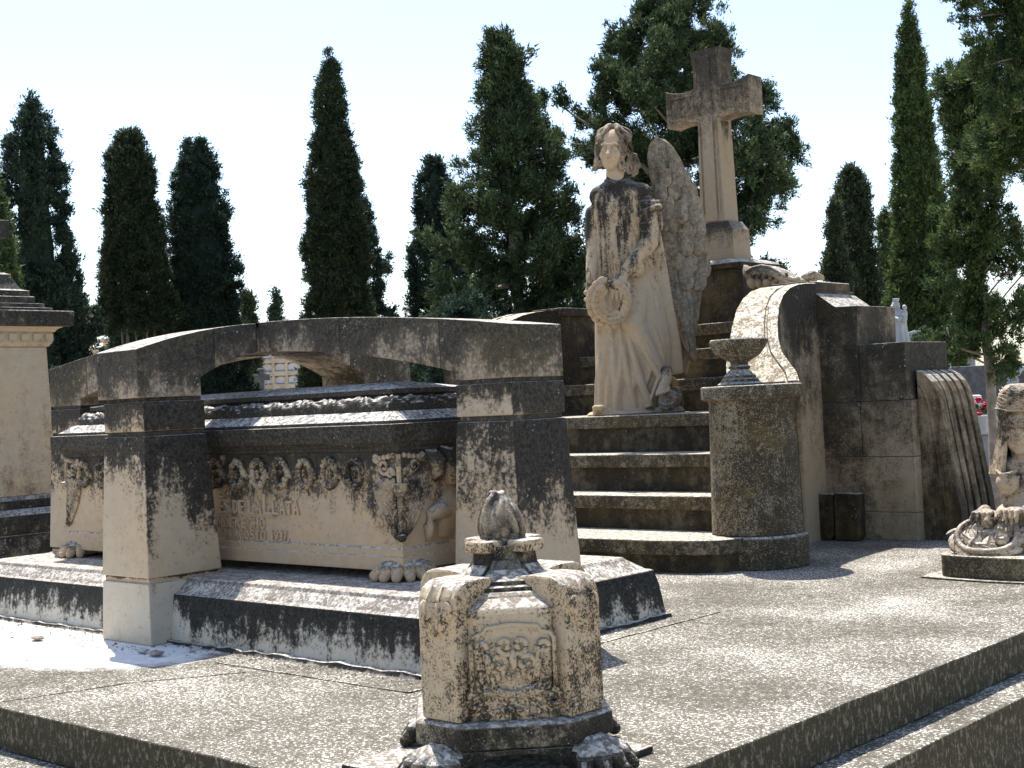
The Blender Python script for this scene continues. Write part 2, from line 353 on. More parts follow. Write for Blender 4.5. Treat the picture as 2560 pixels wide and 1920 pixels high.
# ------------------------------------------------------------------ tomb plinth
t = thing('tomb_plinth', 'low stained stone plinth with a sloping top edge carrying the arched tomb', 'tomb plinth', (-5.76,4.46,0))
def plinth_profile(d):   # offset inward at height
    return [(0,0),(.02,.16),(.035,.225),(.06,.232),(.075,.245),(.115,.275),(.13,.292)]
x0,x1,y0,y1 = -7.68,-3.85,3.675,5.3
mb = MB(); mb.loft([[(x0+d,y0+d*.9,z),(x1-d*1.15,y0+d*.9,z),(x1-d*1.15,y1-d,z),(x0+d,y1-d,z)] for d,z in plinth_profile(0)])
mb.build('plinth_body', PLINTH, t, bevel=.005)
mb = MB()                                               # the crumbled mortar foot along the ground
pts = [(-7.66,3.66),(-6.05,3.655)]; 
for a, b in (((-7.7,3.655),(-6.02,3.655)), ((-5.57,3.655),(-3.84,3.655)), ((-3.835,3.65),(-3.835,5.3))):
    A, B = Vector((*a,0)), Vector((*b,0)); n = 40; d = (B-A).normalized(); s_ = Vector((d.y,-d.x,0)); rs = []
    for i in range(n+1):
        c = A.lerp(B, i/n); k = .018+.014*mnoise.noise(c*7); h = .022+.016*mnoise.noise(c*11+Vector((5,0,0)))
        rs.append([tuple(c-s_*.03+Vector((0,0,-.01))), tuple(c-s_*.03+Vector((0,0,h))), tuple(c+s_*k*.4+Vector((0,0,h*.8))), tuple(c+s_*k+Vector((0,0,-.01)))])
    mb.loft(rs)
mb.build('mortar_foot', PLINTH, t)

# ------------------------------------------------------------------ canopy of two crossing arches on four piers
cx, cy = -5.755, 4.46
t = thing('tomb_canopy', 'weathered stone canopy of two crossing low arches on four tapering piers', 'canopy', (cx,cy,0))
def pier(px, py, hx, hy, dx, dy):
    """hx, hy half sizes at the head; (dx,dy) the outward direction"""
    sh = .025
    p = MB(); b = (px-hx-sh*1.0, px+hx+sh*1.0, py-hy-sh*1.1, py+hy+sh*1.5 if dy else py+hy+sh)
    p.frust(b, (px-hx,px+hx,py-hy,py+hy), .312, .976)
    sft = p.build('pier', PIER, t, bevel=.006)
    q = MB(); q.box(px-hx+.014, px+hx-.014, py-hy+.014, py+hy-.014, .977, .999); q.box(px-hx+.014, px+hx-.014, py-hy+.014, py+hy-.014, 1.141, 1.159); q.build('mortar_joint', CORN, sft)
    q = MB(); q.box(px-hx+.002, px+hx-.002, py-hy+.002, py+hy-.002, 1.0, 1.14); q.build('pier_block', PIERD, sft, bevel=.006)
    q = MB(); ex = .035
    bb = [px-hx-ex, px+hx+ex, py-hy-ex, py+hy+ex]; bb2 = [px-hx-ex+.012, px+hx+ex-.012, py-hy-ex+.008, py+hy+ex-.012]
    q.frust(bb, bb2, 0.001, .286); q.build('base_block', PBASE, sft, bevel=.005)
    q = MB(); q.box(b[0]+.012, b[1]-.012, b[2]+.012, b[3]-.012, .284, .314); q.build('base_joint', SARC, sft)
pier(cx, 3.775, .175, .175, 0, -1); pier(cx, 5.145, .175, .175, 0, 1); pier(-4.03, cy, .17, .175, 1, 0); pier(-7.48, cy, .17, .175, -1, 0)
def arc(u, pts):
    for (a, za), (b, zb) in zip(pts, pts[1:]):
        if a <= u <= b: return lerp(za, zb, (u-a)/(b-a))
    return pts[-1][1] if u > pts[-1][0] else pts[0][1]
def circ(h, z0, z1):                                    # height of a shallow circle arc with half span h
    s_ = z1-z0; r = (h*h+s_*s_)/(2*s_); return lambda u: z1-r+math.sqrt(max(0, r*r-u*u))
ex1, in1 = circ(.885, 1.388, 1.522), circ(.53, 1.25, 1.385)
ex2, in2 = circ(1.895, 1.388, 1.522), circ(1.555, 1.20, 1.372)
def voussoir(name, a, b, axis, ex, inn, spring, c0, w0, w1):
    us = [lerp(a, b, i/12) for i in range(13)]; poly = [(c0+u, ex(u)) for u in us]
    lo = []
    for u in us:
        lo.append((c0+u, inn(u) if abs(u) < spring else 1.16))
    cut = [s_ for s_ in (-spring, spring) if a < s_ < b]
    if cut:
        s_ = cut[0]; lo += [(c0+s_-1e-4*(1 if s_>0 else -1), inn(s_)), (c0+s_, 1.16)]
        lo = sorted(lo, key=lambda p: (p[0], p[1] if s_ < 0 else -p[1]))
    m_ = MB(); m_.prism(poly+lo[::-1], axis, w0, w1); return m_.build(name, ARCH, t, bevel=.004)
g_ = .0010
for a, b in ((-.885,-.44),(-.44,-.178),(.178,.44),(.44,.885)): voussoir('arch_stone', a+g_, b-g_, 'x', ex1, in1, .53, cy, cx-.175, cx+.175)
for a, b in ((-1.895,-1.47),(-1.47,-.80),(-.80,-.178),(.178,.80),(.80,1.47),(1.47,1.895)): voussoir('arch_stone', a+g_, b-g_, 'y', ex2, in2, 1.555, cx, cy-.17, cy+.17)
m_ = MB(); n = 8; top = [[(cx+lerp(-.176,.176,i/n), cy+lerp(-.176,.176,j/n), min(ex1(lerp(-.176,.176,j/n)), ex2(lerp(-.176,.176,i/n)))) for j in range(n+1)] for i in range(n+1)]
vv = [p for r in top for p in r]; k = n+1; fs_ = [(i*k+j,(i+1)*k+j,(i+1)*k+j+1,i*k+j+1) for i in range(n) for j in range(n)]
m_.add(vv, fs_); m_.box(cx-.176, cx+.176, cy-.172, cy+.172, 1.376, 1.5); m_.build('keystone', ARCH, t)

# ------------------------------------------------------------------ sarcophagus under the canopy
sx0, sx1, sy0, sy1 = -7.19, -4.40, 4.115, 4.81
t = thing('sarcophagus', 'carved stone sarcophagus with wreaths, inscription and lion paw feet under the arches', 'sarcophagus', ((sx0+sx1)/2,(sy0+sy1)/2,.292))
def ring(d, z, xa=sx0, xb=sx1): return [(xa-d,sy0-d,z),(xb+d,sy0-d,z),(xb+d,sy1+d,z),(xa-d,sy1+d,z)]
body = MB().loft([ring(.02,.335),ring(.02,.395),ring(.012,.402),ring(.012,.43),ring(.0,.44),ring(0,.862)]).build('body', SARC, t, bevel=.004)
MB().loft([ring(.012,.8635),ring(.012,.880),ring(.024,.884),ring(.024,.897),ring(.034,.903)]).build('moulding', CORN, t, bevel=.003)
def cring(d, z): return [(-7.245+d,4.05+d,z),(-4.365-d,4.05+d,z),(-4.365-d,4.875-d,z),(-7.245+d,4.875-d,z)]
MB().loft([cring(0,.904),cring(0,.985)]).build('cornice', CORN, t, bevel=.004)
lid = MB().loft([cring(.03,.986),cring(.032,1.0),cring(.045,1.006),cring(.098,1.040),cring(.14,1.042)]).build('lid', LIDM, t, bevel=.003)
MB().loft([cring(.185,1.043),cring(.185,1.116),cring(.165,1.119),cring(.165,1.143),cring(.19,1.147),cring(.36,1.178)]).build('lid_slab', LIDM, lid, bevel=.003)
# carved roll of overlapping leaves round the lid
rm = MB(); nseg = 14; d0, d1 = .105, .195
def roll_mesh():
    # half round moulding cut with low scrolling foliage
    loop = []; cs = cring((d0+d1)/2, 0); n_ = [330, 90, 330, 90]
    for k in range(4):
        A, B = Vector(cs[k]), Vector(cs[(k+1)%4]); 
        for i in range(n_[k]): loop.append((A.lerp(B, i/n_[k]), k, i/n_[k], (B-A).length))
    na = 15; V = []; out = [Vector((0,-1,0)),Vector((1,0,0)),Vector((0,1,0)),Vector((-1,0,0))]
    for P_, k, u, L in loop:
        s_ = u*L; nrm = out[k]
        e = min(u, 1-u)*L
        if e < .05: nrm = (out[k]+out[(k-1)%4 if u < .5 else (k+1)%4]*(1-e/.05)).normalized()
        for j in range(na):
            a_ = math.pi*j/(na-1); x_ = -math.cos(a_); z_ = max(0, math.sin(a_))**.75
            ph = s_*2*math.pi/.20; lf_ = math.sin(ph+a_*2.2+1.2*math.sin(a_*3+ph*.5))*.5+math.sin(ph*4.3+a_*(5+3*math.sin(ph)))*.35+mnoise.noise(Vector((P_.x*32,P_.y*32,a_*3.4)))*.75
            d_ = .010*lf_*(math.sin(a_)**.5 if 0 < j < na-1 else 0)
            hw = (d1-d0)/2
            V.append(tuple(P_-nrm*(hw*x_*1.0+d_*x_)+Vector((0,0,1.041+.064*z_+d_*z_))))
    n = len(loop); F = [(i*na+j, ((i+1)%n)*na+j, ((i+1)%n)*na+j+1, i*na+j+1) for i in range(n) for j in range(na-1)]
    return V, F
rm.add(*roll_mesh()); roll = rm.build('leaf_roll', LIDM, lid, smooth=True)
def paw(cx_, cy_, z, ang, s_, n, parent, mat, spread=1.0, name='lion_paw', voxel=None):
    """clawed foot: a pad and n rounded toes fanned round ang"""
    m_ = MB(); d = Vector((math.cos(ang), math.sin(ang), 0)); sd_ = Vector((-d.y, d.x, 0))
    m_.ell((cx_, cy_, z+s_*.42), (s_*.75,s_*.75,s_*.42), 16, 8)
    for i in range(n):
        q = (i-(n-1)/2)/max(1,(n-1)/2); a2 = ang+q*spread; e = Vector((math.cos(a2), math.sin(a2), 0))
        c = Vector((cx_,cy_,z))
        m_.capsule(c+e*s_*.25+Vector((0,0,s_*.62)), c+e*s_*.78+Vector((0,0,s_*.36)), s_*.24, s_*.25, 10)
        m_.capsule(c+e*s_*.78+Vector((0,0,s_*.36)), c+e*s_*1.02+Vector((0,0,s_*.17)), s_*.24, s_*.17, 10)
    return m_.build(name, mat, parent, smooth=True)
for px, py, an in ((sx1-.06,sy0+.06,-45),(sx0+.06,sy0+.06,-135),(sx1-.06,sy1-.06,45),(sx0+.06,sy1-.06,135)):
    paw(px, py, .290, R(an), .132, 8, t, SARC, 1.62)
# wreath medallions with a letter each
def medallion(x, z, letter, r=.073, y=sy0):
    m_ = MB()
    for k in range(15):
        a = 2*math.pi*k/15
        if abs(math.sin(a)) < .3: continue
        for q in range(3):
            rr = r*(.72+.28*random.random()); b = a+random.uniform(-.15,.15)
            m_.ell((x+rr*math.cos(b)*.78, y-.012-.008*random.random(), z+rr*math.sin(b)), (.011,.013,.011), 7, 5)
    for s_ in (-1,1):
        m_.ell((x+s_*r*.66, y-.006, z+.004), (.019,.017,.026), 9, 6); m_.ell((x+s_*r*.95, y-.004, z-.012), (.013,.012,.016), 8, 5)
    m_.tube([(x+math.cos(2*math.pi*i/20)*r*.62, y-.006, z+math.sin(2*math.pi*i/20)*r*.86) for i in range(21)], .012, 6)
    wr = m_.build('wreath', CARV, t, smooth=True)
    if letter: text(letter, (x, y-.014, z-.022), .058, wr, CARV, 'CENTER', 'letter')
def text(body_, loc, size, parent, mat, align, name, ext=.006, sxx=.72):
    c = bpy.data.curves.new(name, 'FONT'); c.body = body_; c.size = size; c.extrude = ext; c.align_x = align; c.space_character = 1.08; c.offset = .0012
    c.resolution_u = 3
    o = bpy.data.objects.new('tmp', c); COL.objects.link(o)
    dg = bpy.context.evaluated_depsgraph_get(); me = bpy.data.meshes.new_from_object(o.evaluated_get(dg)); bpy.data.objects.remove(o)
    me.transform(Matrix.Translation(loc) @ Matrix.Rotation(R(90),4,'X') @ Matrix.Diagonal((sxx,1,1,1)))
    off = OFF.get(parent.name, Vector()); me.transform(Matrix.Translation(-off)); me.name = name
    me.materials.clear(); me.materials.append(mat)
    q = bpy.data.objects.new(name, me); COL.objects.link(q); q.parent = parent; return q
lf = None
for x, c in ((-6.99,''),(-6.80,'C'),(-5.74,'D'),(-5.56,'E'),(-5.39,'S'),(-5.215,'P'),(-5.035,'E'),(-4.855,'N'),(-4.68,'O')): medallion(x, .765, c)
# raised inscription: it runs on behind the front pier, where it is hidden
def fit(s_, x0_, x1_, z_, h_):
    n = len(s_); L = len(body.children)
    text(s_, (0,0,0), .1, body, LETT, 'LEFT', 'inscription_letter' if n == 1 else 'inscription_word', ext=.0075, sxx=1)
    o = body.children[-1]; me = o.data; me.transform(Matrix.Translation(OFF[body.name]))
    c = np.empty(len(me.vertices)*3); me.vertices.foreach_get('co', c); c = c.reshape(-1,3)
    lo, hi = c.min(0), c.max(0); c[:,0] = x0_+(c[:,0]-lo[0])/(hi[0]-lo[0])*(x1_-x0_); c[:,2] = z_+c[:,2]/(.0729)*h_; c[:,1] = sy0-.004+c[:,1]
    c -= np.array(OFF[body.name]); me.vertices.foreach_set('co', c.ravel()); me.update()
def letters(s_, x0_, x1_, z_, h_, gap=.16):
    n = len(s_); w_ = (x1_-x0_)/n
    for i, ch in enumerate(s_):
        if ch == ' ': continue
        if ch == '.': fit(ch, x0_+w_*i+w_*.1, x0_+w_*i+w_*.3, z_, h_); continue
        k = .28 if ch in '1I' else gap/2
        fit(ch, x0_+w_*(i+k), x0_+w_*(i+1-k), z_, h_)
letters('ÉS', -5.73, -5.636, .570, .070); letters('DE', -5.612, -5.518, .570, .070); letters('LA', -5.488, -5.370, .570, .070)
letters('L', -5.368, -5.296, .566, .104, .1); letters('L', -5.300, -5.238, .570, .070); letters('ATA', -5.240, -5.086, .570, .070)
letters('NDERECHO', -5.745, -5.350, .498, .055); letters('24', -5.705, -5.630, .445, .048); letters('AGOSTO', -5.612, -5.350, .445, .048); letters('1937.', -5.322, -5.150, .445, .048)
# acanthus corners: a torch stem on the edge, leaves on both faces, scrolls above
ac = leafmesh('acanthus_leaf', CARV, .080, .026, .016, tip=.5, n=6)
def acanthus(ex_, sgnx):
    stem = MB(); stem.tube([(ex_, sy0, .47), (ex_, sy0, .67)], .012, 8); stem.lathe([(.022,.665),(.034,.70),(.036,.718),(.026,.722)], ex_, sy0, 12); stem.tube([(ex_, sy0, .72), (ex_, sy0, .85)], .011, 8); stem.ell((ex_, sy0, .482), (.022,.022,.02), 10, 6); [stem.tube([(ex_-sgnx*.012*q_, sy0-.006, .475), (ex_-sgnx*.022*q_, sy0-.010, .50), (ex_-sgnx*.030*q_, sy0-.006, .52)], [.006,.009,.005], 7) for q_ in (0,1,2)]
    st = stem.build('corner_stem', CARV, t, smooth=40)
    for face in (0, 1):
        def P(u, z, d=.008): return (ex_-sgnx*u, sy0-d, z) if face == 0 else (ex_+sgnx*d, sy0+u, z)
        for j, (u1, z1) in enumerate(((.048,.705),(.092,.70),(.128,.665))):
            path = [P(lerp(.012,u1,q**.7)+.010*math.sin(q*3), lerp(.485,z1,q)) for q in [i/7 for i in range(8)]]
            st_ = MB().tube(path, [.006,.008,.009,.010,.011,.011,.010,.007], 7); st_.build('leaf_rib', CARV, st, smooth=True)
            for i in range(2, 8):
                for sd_ in (-1, 1):
                    px, py, pz = path[i]; rz_ = 0 if face == 0 else R(90*sgnx)
                    M = Matrix.Translation((px,py,pz)) @ Matrix.Rotation(rz_,4,'Z') @ Matrix.Rotation(R(180+sd_*(48-2*i)-(-sgnx if face == 0 else sgnx)*0),4,'Y') @ Matrix.Scale(.36+.035*i,4)
                    place(ac, 'acanthus_leaf', st, M)
        for (u, z, r0, dr) in ((.085,.795,.036,1),(.045,.765,.024,-1),(.135,.835,.020,1)):
            sp = spiral(u, z, r0, 1.4, R(200), dr, 20); MB().tube([P(a, b) for a, b in sp], [.010*(1-.4*i/20) for i in range(21)], 7).build('scroll', CARV, st, smooth=True)
        m_ = MB()
        for k in range(5): m_.ell(P(.03+.028*k, .845-.004*k, .004), (.015,.012,.013), 8, 5)
        m_.build('bead', CARV, st, smooth=True)
acanthus(sx1, 1); acanthus(sx0, -1)
# draped kneeling figure carved on the right-hand end, mostly behind the pier
fm = MB(); X = sx1
fm.tube([(X+.004,4.27,.845),(X+.020,4.305,.835),(X+.03,4.325,.80),(X+.028,4.33,.76),(X+.016,4.315,.715)], [.018,.036,.044,.036,.012], 12)
fm.tube([(X+.004,4.36,.86),(X+.02,4.40,.84),(X+.03,4.42,.78),(X+.02,4.42,.70)], [.02,.035,.04,.03], 12)
fm.tube([(X+.0,4.46,.72),(X+.005,4.40,.60),(X+.0,4.38,.46)], [.05,.06,.05], 12, .6)
fm.tube([(X+.004,4.275,.455),(X+.012,4.27,.52),(X+.022,4.285,.565),(X+.03,4.325,.585),(X+.02,4.40,.575)], [.018,.026,.034,.038,.03], 12)
fm.build('carved_figure', SARC, t, smooth=True)
MB().tube([(X-.1,4.2+.04*math.cos(a)-.0,1.05+.03*math.sin(a)) for a in [i*.6 for i in range(8)]], .012, 6).build('lid_scroll', LIDM, t, smooth=True)
# ------------------------------------------------------------------ stairs up to the monument
AX = -6.1
t = thing('stairs', 'wide dark lichen covered stone stairs rising to the angel', 'stairs', (AX,7.2,0))
sx = 1.5
steps = [(6.55,.195),(7.07,.415),(7.37,.665),(7.66,.925),(8.46,1.17),(8.75,1.40),(8.98,1.60)]
for i, (y, z) in enumerate(steps):
    zb = steps[i-1][1] if i else 0; sx, yb = ((0,0),(1.42,7.42),(1.28,7.78),(1.22,8.6),(1.06,8.9),(1.04,9.1),(1.04,9.3))[i]
    nose = .088
    m_ = MB()
    if i == 0:
        pl = [(AX-1.66,7.06),(AX-1.66,6.72)]+[(AX+s_*1.0+0,6.55) for s_ in (-1,)]
        prof = [(AX-1.74,7.2),(AX-1.74,6.86),(AX-1.69,6.72),(AX-1.58,6.63),(AX-1.3,6.575),(AX-.6,6.55),(AX+.6,6.55),(AX+1.25,6.57),(AX+1.5,6.62),(AX+1.64,6.70),(AX+1.70,6.82),(AX+1.72,7.0),(AX+1.72,7.2)]
        m_.prism(prof, 'z', z-nose, z); ob = m_.build('step', STEP, t, bevel=.01)
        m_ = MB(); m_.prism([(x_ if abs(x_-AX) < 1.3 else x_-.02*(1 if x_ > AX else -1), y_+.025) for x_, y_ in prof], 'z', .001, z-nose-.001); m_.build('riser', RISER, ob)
    else:
        m_.box(AX-sx, AX+sx, y, yb, z-nose, z); ob = m_.build('step', STEP, t, bevel=.009)
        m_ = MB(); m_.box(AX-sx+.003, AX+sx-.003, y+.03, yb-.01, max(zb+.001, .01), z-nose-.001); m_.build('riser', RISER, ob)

# newel pillars with round fronts
def newel(x, y, lab):
    t = thing('newel_pillar', lab, 'pillar', (x,y,0), group='round pillars flanking the stairs')
    MB().lathe([(.300,.001),(.300,.175),(.292,.186),(.279,.195)], x, y, 56).build('pillar_plinth', DRUM, t, smooth=40, bevel=.006)
    MB().lathe([(.278,.201),(.268,.60),(.260,.985),(.272,1.002)], x, y, 56).build('shaft', DRUM, t, smooth=40)
    MB().lathe([(.280,1.003),(.305,1.012),(.305,1.082),(.298,1.09)], x, y, 56).build('cap', DRUM, t, smooth=40, bevel=.006)
newel(-4.47, 7.13, 'stout round lichen covered pillar right of the stairs with an urn on its cap')
newel(-7.73, 7.13, 'stout round pillar left of the stairs hidden behind the arched tomb')
t = thing('stone_urn', 'chipped shallow stone urn standing on the round pillar right of the stairs', 'urn', (-4.52,7.09,1.091))
u = MB(); prof = [(.02,1.30),(.10,1.315),(.150,1.345),(.158,1.368),(.172,1.372),(.178,1.366),(.178,1.345),(.168,1.335),(.160,1.318),(.128,1.275),(.075,1.245),(.056,1.232)]
seg = 44; rs = []
for r_, z_ in prof:
    rr = []
    for i in range(seg):
        a = 2*math.pi*i/seg; k = r_; zz = z_
        if r_ > .14:
            da = abs((a-R(205)+math.pi) % (2*math.pi)-math.pi)
            if da < .33: zz -= .035*(1-da/.33); k *= 1-.10*(1-da/.33)
            k *= 1+.012*mnoise.noise(Vector((math.cos(a)*3,math.sin(a)*3,z_*20)))
        rr.append((-4.52+k*math.cos(a), 7.09+k*math.sin(a), zz))
    rs.append(rr)
u.loft(rs); bowl = u.build('bowl', DRUM, t, smooth=45)
MB().lathe([(.054,1.233),(.052,1.215),(.066,1.205),(.066,1.195),(.056,1.188),(.078,1.165),(.098,1.150),(.098,1.135),(.112,1.128),(.118,1.112),(.14,1.10),(.14,1.0915)], -4.52, 7.09, 40).build('foot', DRUM, t, smooth=40)

# curved cheek walls of the stairs
t = thing('stair_cheek', 'curved stone cheek wall with a broad sunlit scroll top beside the angel', 'stair wall', (-4.8,7.8,0), group='curved cheek walls of the stairs')
ys = [7.24,7.30,7.36,7.44,7.54,7.66,7.80,7.95,8.10,8.25,8.40,8.545]
xo = [-4.20,-4.25,-4.33,-4.43,-4.51,-4.58,-4.645,-4.70,-4.735,-4.76,-4.775,-4.785]
zt = [1.10,1.155,1.215,1.29,1.385,1.49,1.60,1.68,1.735,1.765,1.78,1.785]
xi = [-4.72,-4.75,-4.79,-4.83,-4.87,-4.92,-4.97,-5.01,-5.04,-5.06,-5.07,-5.08]
def cheek(sg, root):
    f = (lambda x: x) if sg > 0 else (lambda x: 2*AX-x)
    m_ = MB(); m_.loft([[(f(a),y,.001),(f(b),y,.001),(f(b),y,z),(f(b-.012),y,z+.006),(f(b-.075),y,z+.006),(f(b-.082),y,z-.006),(f(b-.095),y,z-.006),(f(b-.102),y,z+.004),(f(a),y,z+.004)] for y,a,b,z in list(zip(ys,xi,xo,zt))[0 if sg > 0 else 5:]])
    m_.build('cheek_body', CHEEK, root, smooth=30)
cheek(1, t)
t2 = thing('stair_cheek', 'stone cheek wall with a sloping coping left of the angel behind the tomb arch', 'stair wall', (-7.4,7.8,0), group='curved cheek walls of the stairs'); cheek(-1, t2)

# ------------------------------------------------------------------ stepped wall right of the stairs, with fluted buttress
def stepped_wall(sg, lab):
    f = (lambda x: x) if sg > 0 else (lambda x: 2*AX-x)
    t = thing('stepped_wall', lab, 'wall', (f(-4.6),8.8,0), group='stepped walls of the monument')
    def blk(x0_, x1_, z0_, z1_, ya=8.55, yb=9.2, mat=WALL):
        a, b = sorted((f(x0_), f(x1_))); m_ = MB(); m_.box(a, b, ya, yb, z0_, z1_); return m_.build('wall_block', mat, t, bevel=.004)
    G = .0018
    blk(-5.08,-4.12,.001,.19-G, 8.545); blk(-5.08,-4.12,.19+G,.565-G)
    blk(-5.08,-4.5-G,.565+G,.945-G); blk(-4.5+G,-4.12,.565+G,.945-G, 8.553)
    blk(-5.08,-4.49-G,.945+G,1.33); blk(-4.49+G,-4.15,.945+G,1.335)
    def pr(poly, ya, yb, nm='wall_block'):
        m_ = MB(); m_.prism([(f(a), b) for a, b in poly], 'y', ya, yb); m_.build(nm, WALL, t, bevel=.004)
    arcp = [(-4.80+.15*math.sin(q*math.pi/2), 1.72-.105*(1-math.cos((1-q)*math.pi/2)) if False else 1.61+.11*(1-math.sin(q*math.pi/2))) for q in [i/8 for i in range(9)]]
    pr([(-5.08,1.33+G),(-4.49,1.33+G),(-4.485,1.605)]+[p for p in arcp[::-1]]+[(-4.80,1.74),(-5.08,1.74)], 8.55, 9.12)
    pr([(-5.12,1.742),(-4.80,1.742),(-4.80,1.80),(-4.815,1.805),(-5.12,1.805)], 8.50, 9.06, 'wall_cap')
    # fluted buttress leaning against the end
    prof = [(-4.12,.001),(-3.84,.001),(-3.86,.25),(-3.905,.55),(-3.945,.80),(-3.965,.92),(-3.985,1.0),(-4.015,1.06),(-4.055,1.105),(-4.10,1.13),(-4.145,1.14),(-4.145,.9)]
    prof[-1] = (-4.118,1.14); prof[-2] = (-4.116,1.137)
    def bpoly(d): return [(x_ if i in (0, len(prof)-1, len(prof)-2) else x_-d*.9, z_ if i < 2 else z_-d*(0 if z_ < .9 else (z_-.9)/.24)) for i, (x_, z_) in enumerate(prof)]
    m_ = MB(); m_.prism([(f(a), b) for a, b in bpoly(.045)], 'y', 8.665, 9.22); bb = m_.build('buttress', BUTT, t)
    m_ = MB(); m_.prism([(f(a), b) for a, b in bpoly(.0)], 'y', 8.64, 8.74); m_.build('flute', BUTT, bb, bevel=.012)
    for k in range(4): m_ = MB(); ya = 8.765+k*.115; m_.prism([(f(a), b) for a, b in bpoly(.0)], 'y', ya, ya+.075); m_.build('flute', BUTT, bb, bevel=.016)
    # incised border on its front face
    bd = MB(); bd.tube([(f(x_), 8.638, z_) for x_, z_ in [(-3.95,.02),(-3.965,.25),(-4.0,.55),(-4.03,.80),(-4.05,.93),(-4.075,1.0),(-4.105,1.035)]], .007, 6); bd.build('border_moulding', BUTT, bb, smooth=True)
    return t
stepped_wall(1, 'dark stepped stone wall with a fluted buttress at the right of the monument')
stepped_wall(-1, 'stepped stone wall at the left of the monument hidden behind the tomb')
# acanthus volute lying on the wall head
t = thing('volute_ornament', 'carved acanthus scroll lying on top of the stepped wall by the cross pedestal', 'ornament', (-5.15,8.8,1.805))
vm = MB(); path = [(-5.42,1.93),(-5.36,1.955),(-5.29,1.962),(-5.22,1.945),(-5.15,1.905),(-5.08,1.86),(-5.02,1.838),(-4.98,1.842)]
for k in range(9):
    y = 8.66+k*.03; vm.tube([(x_, y, z_-.012-.02*abs(k-4)/4) for x_, z_ in path], [.016,.022,.024,.024,.022,.019,.015,.010], 8)
vm.tube([(x_, 8.66, z_) for x_, z_ in path], .016, 8)
for k in range(10): vm.ell((-5.40+.045*k, 8.70+.03*(k%3), 1.86-.004*k), (.035,.05,.05-.003*k), 10, 6)
vm.build('scroll_body', CROSS, t, smooth=True)
c_ = MB(); c_.tube([(a, 8.8, b) for a, b in spiral(-4.955,1.848,.042,1.5,R(180),-1,24)], [.02*(1-.5*i/24) for i in range(25)], 8); c_.tube([(-4.99,8.72,1.85),(-4.955,8.8,1.875),(-4.93,8.9,1.85)],[.02,.035,.02],10); c_.build('curl', CROSS, t, smooth=True)
lfv = leafmesh('volute_leaf', CROSS, .11, .035, .014, tip=.5)
for k in range(7): place(lfv, 'volute_leaf', t, TRS((-5.40+.055*k, 8.655, 1.90-.004*k), R(20), R(150-14*k), 0))

# ------------------------------------------------------------------ pedestal and cross
t = thing('cross_pedestal', 'tall dark stained stone pedestal under the cross behind the angel', 'pedestal', (AX,9.4,0))
MB().box(AX-.62, AX+.62, 8.995, 9.95, .001, 1.35).build('pedestal_base', PED, t, bevel=.01)
MB().frust((AX-.42,AX+.42,9.10,9.85), (AX-.315,AX+.315,9.17,9.72), 1.352, 2.03).build('pedestal_body', PED, t, bevel=.008)
MB().loft([[(AX-d,9.43-e,z),(AX+d,9.43-e,z),(AX+d,9.43+e,z),(AX-d,9.43+e,z)] for d,e,z in ((.335,.30,2.031),(.34,.305,2.07),(.30,.27,2.095),(.25,.22,2.112))]).build('pedestal_cap', PED, t, bevel=.005)
t = thing('stone_cross', 'tall weathered stone cross with flaring arms on the pedestal behind the angel', 'cross', (AX-.01,9.4,2.113))
ccx = AX-.012; y0c, y1c = 9.30, 9.50
MB().loft([[(ccx-d,yy0,z),(ccx+d,yy0,z),(ccx+d,yy1,z),(ccx-d,yy1,z)] for d,yy0,yy1,z in ((.205,9.27,9.53,2.114),(.20,9.275,9.525,2.36),(.15,9.29,9.51,2.43))]).build('cross_base', CROSS, t, bevel=.006)
def cpoly(g=0):
    L = []
    def q(a, b, c, n=8): return [((1-s_)**2*a[0]+2*s_*(1-s_)*b[0]+s_*s_*c[0], (1-s_)**2*a[1]+2*s_*(1-s_)*b[1]+s_*s_*c[1]) for s_ in [i/n for i in range(n+1)]]
    right = [(.118,2.431)]+[(.118-.022*i/5, 2.431+.82*i/5) for i in range(1,5)]
    right += q((.096,3.262),(.26,3.295),(.40,3.255))+q((.40,3.562),(.26,3.50),(.122,3.535))+q((.122,3.54),(.118,3.68),(.142,3.832), 5)
    return right
rp = cpoly(); poly = [(ccx+a, b) for a, b in rp]+[(ccx-a, b) for a, b in rp[::-1]]
MB().prism(poly, 'y', y0c, y1c).build('cross_body', CROSS, t, bevel=.006)
MB().frust((ccx-.142,ccx+.142,y0c,y1c), (ccx-.01,ccx+.01,y0c+.09,y1c-.09), 3.833, 3.85).build('cross_top', CROSS, t)
# raised centre band and frames on the front
fr = MB()
fr.frust((ccx-.055,ccx+.055,y0c-.014,y0c+.02), (ccx-.045,ccx+.045,y0c-.014,y0c+.02), 2.44, 3.78)
for sg in (-1,1):
    for (a,b,c,d) in ((.13,.36,3.325,3.333),(.13,.36,3.478,3.486),(.13,.138,3.333,3.478),(.352,.36,3.333,3.478),(.19,.198,3.36,3.45),(.26,.268,3.36,3.45),(.20,.26,3.40,3.408),(.075,.081,2.5,3.24),(.085,.091,3.56,3.78)):
        x_a, x_b = sorted((ccx+sg*a, ccx+sg*b)); fr.box(x_a, x_b, y0c-.013, y0c+.01, c, d)
fr.build('relief_band', CROSS, t, bevel=.002)
sg = MB()
for s_ in (-1, 1): sg.add([(ccx+s_*.098,9.345,3.24),(ccx+s_*.098,9.455,3.24),(ccx+s_*.108,9.40,2.86),(ccx+s_*.082,9.4,3.2),(ccx+s_*.125,9.40,3.24)], [(0,1,4),(0,4,2),(1,2,4),(0,2,1)])
sg.build('carved_drop', CROSS, t)
t = thing('book_stone', 'narrow upright dark stone slab leaning at the foot of the stepped wall', 'stone slab', (-4.74,8.44,0))
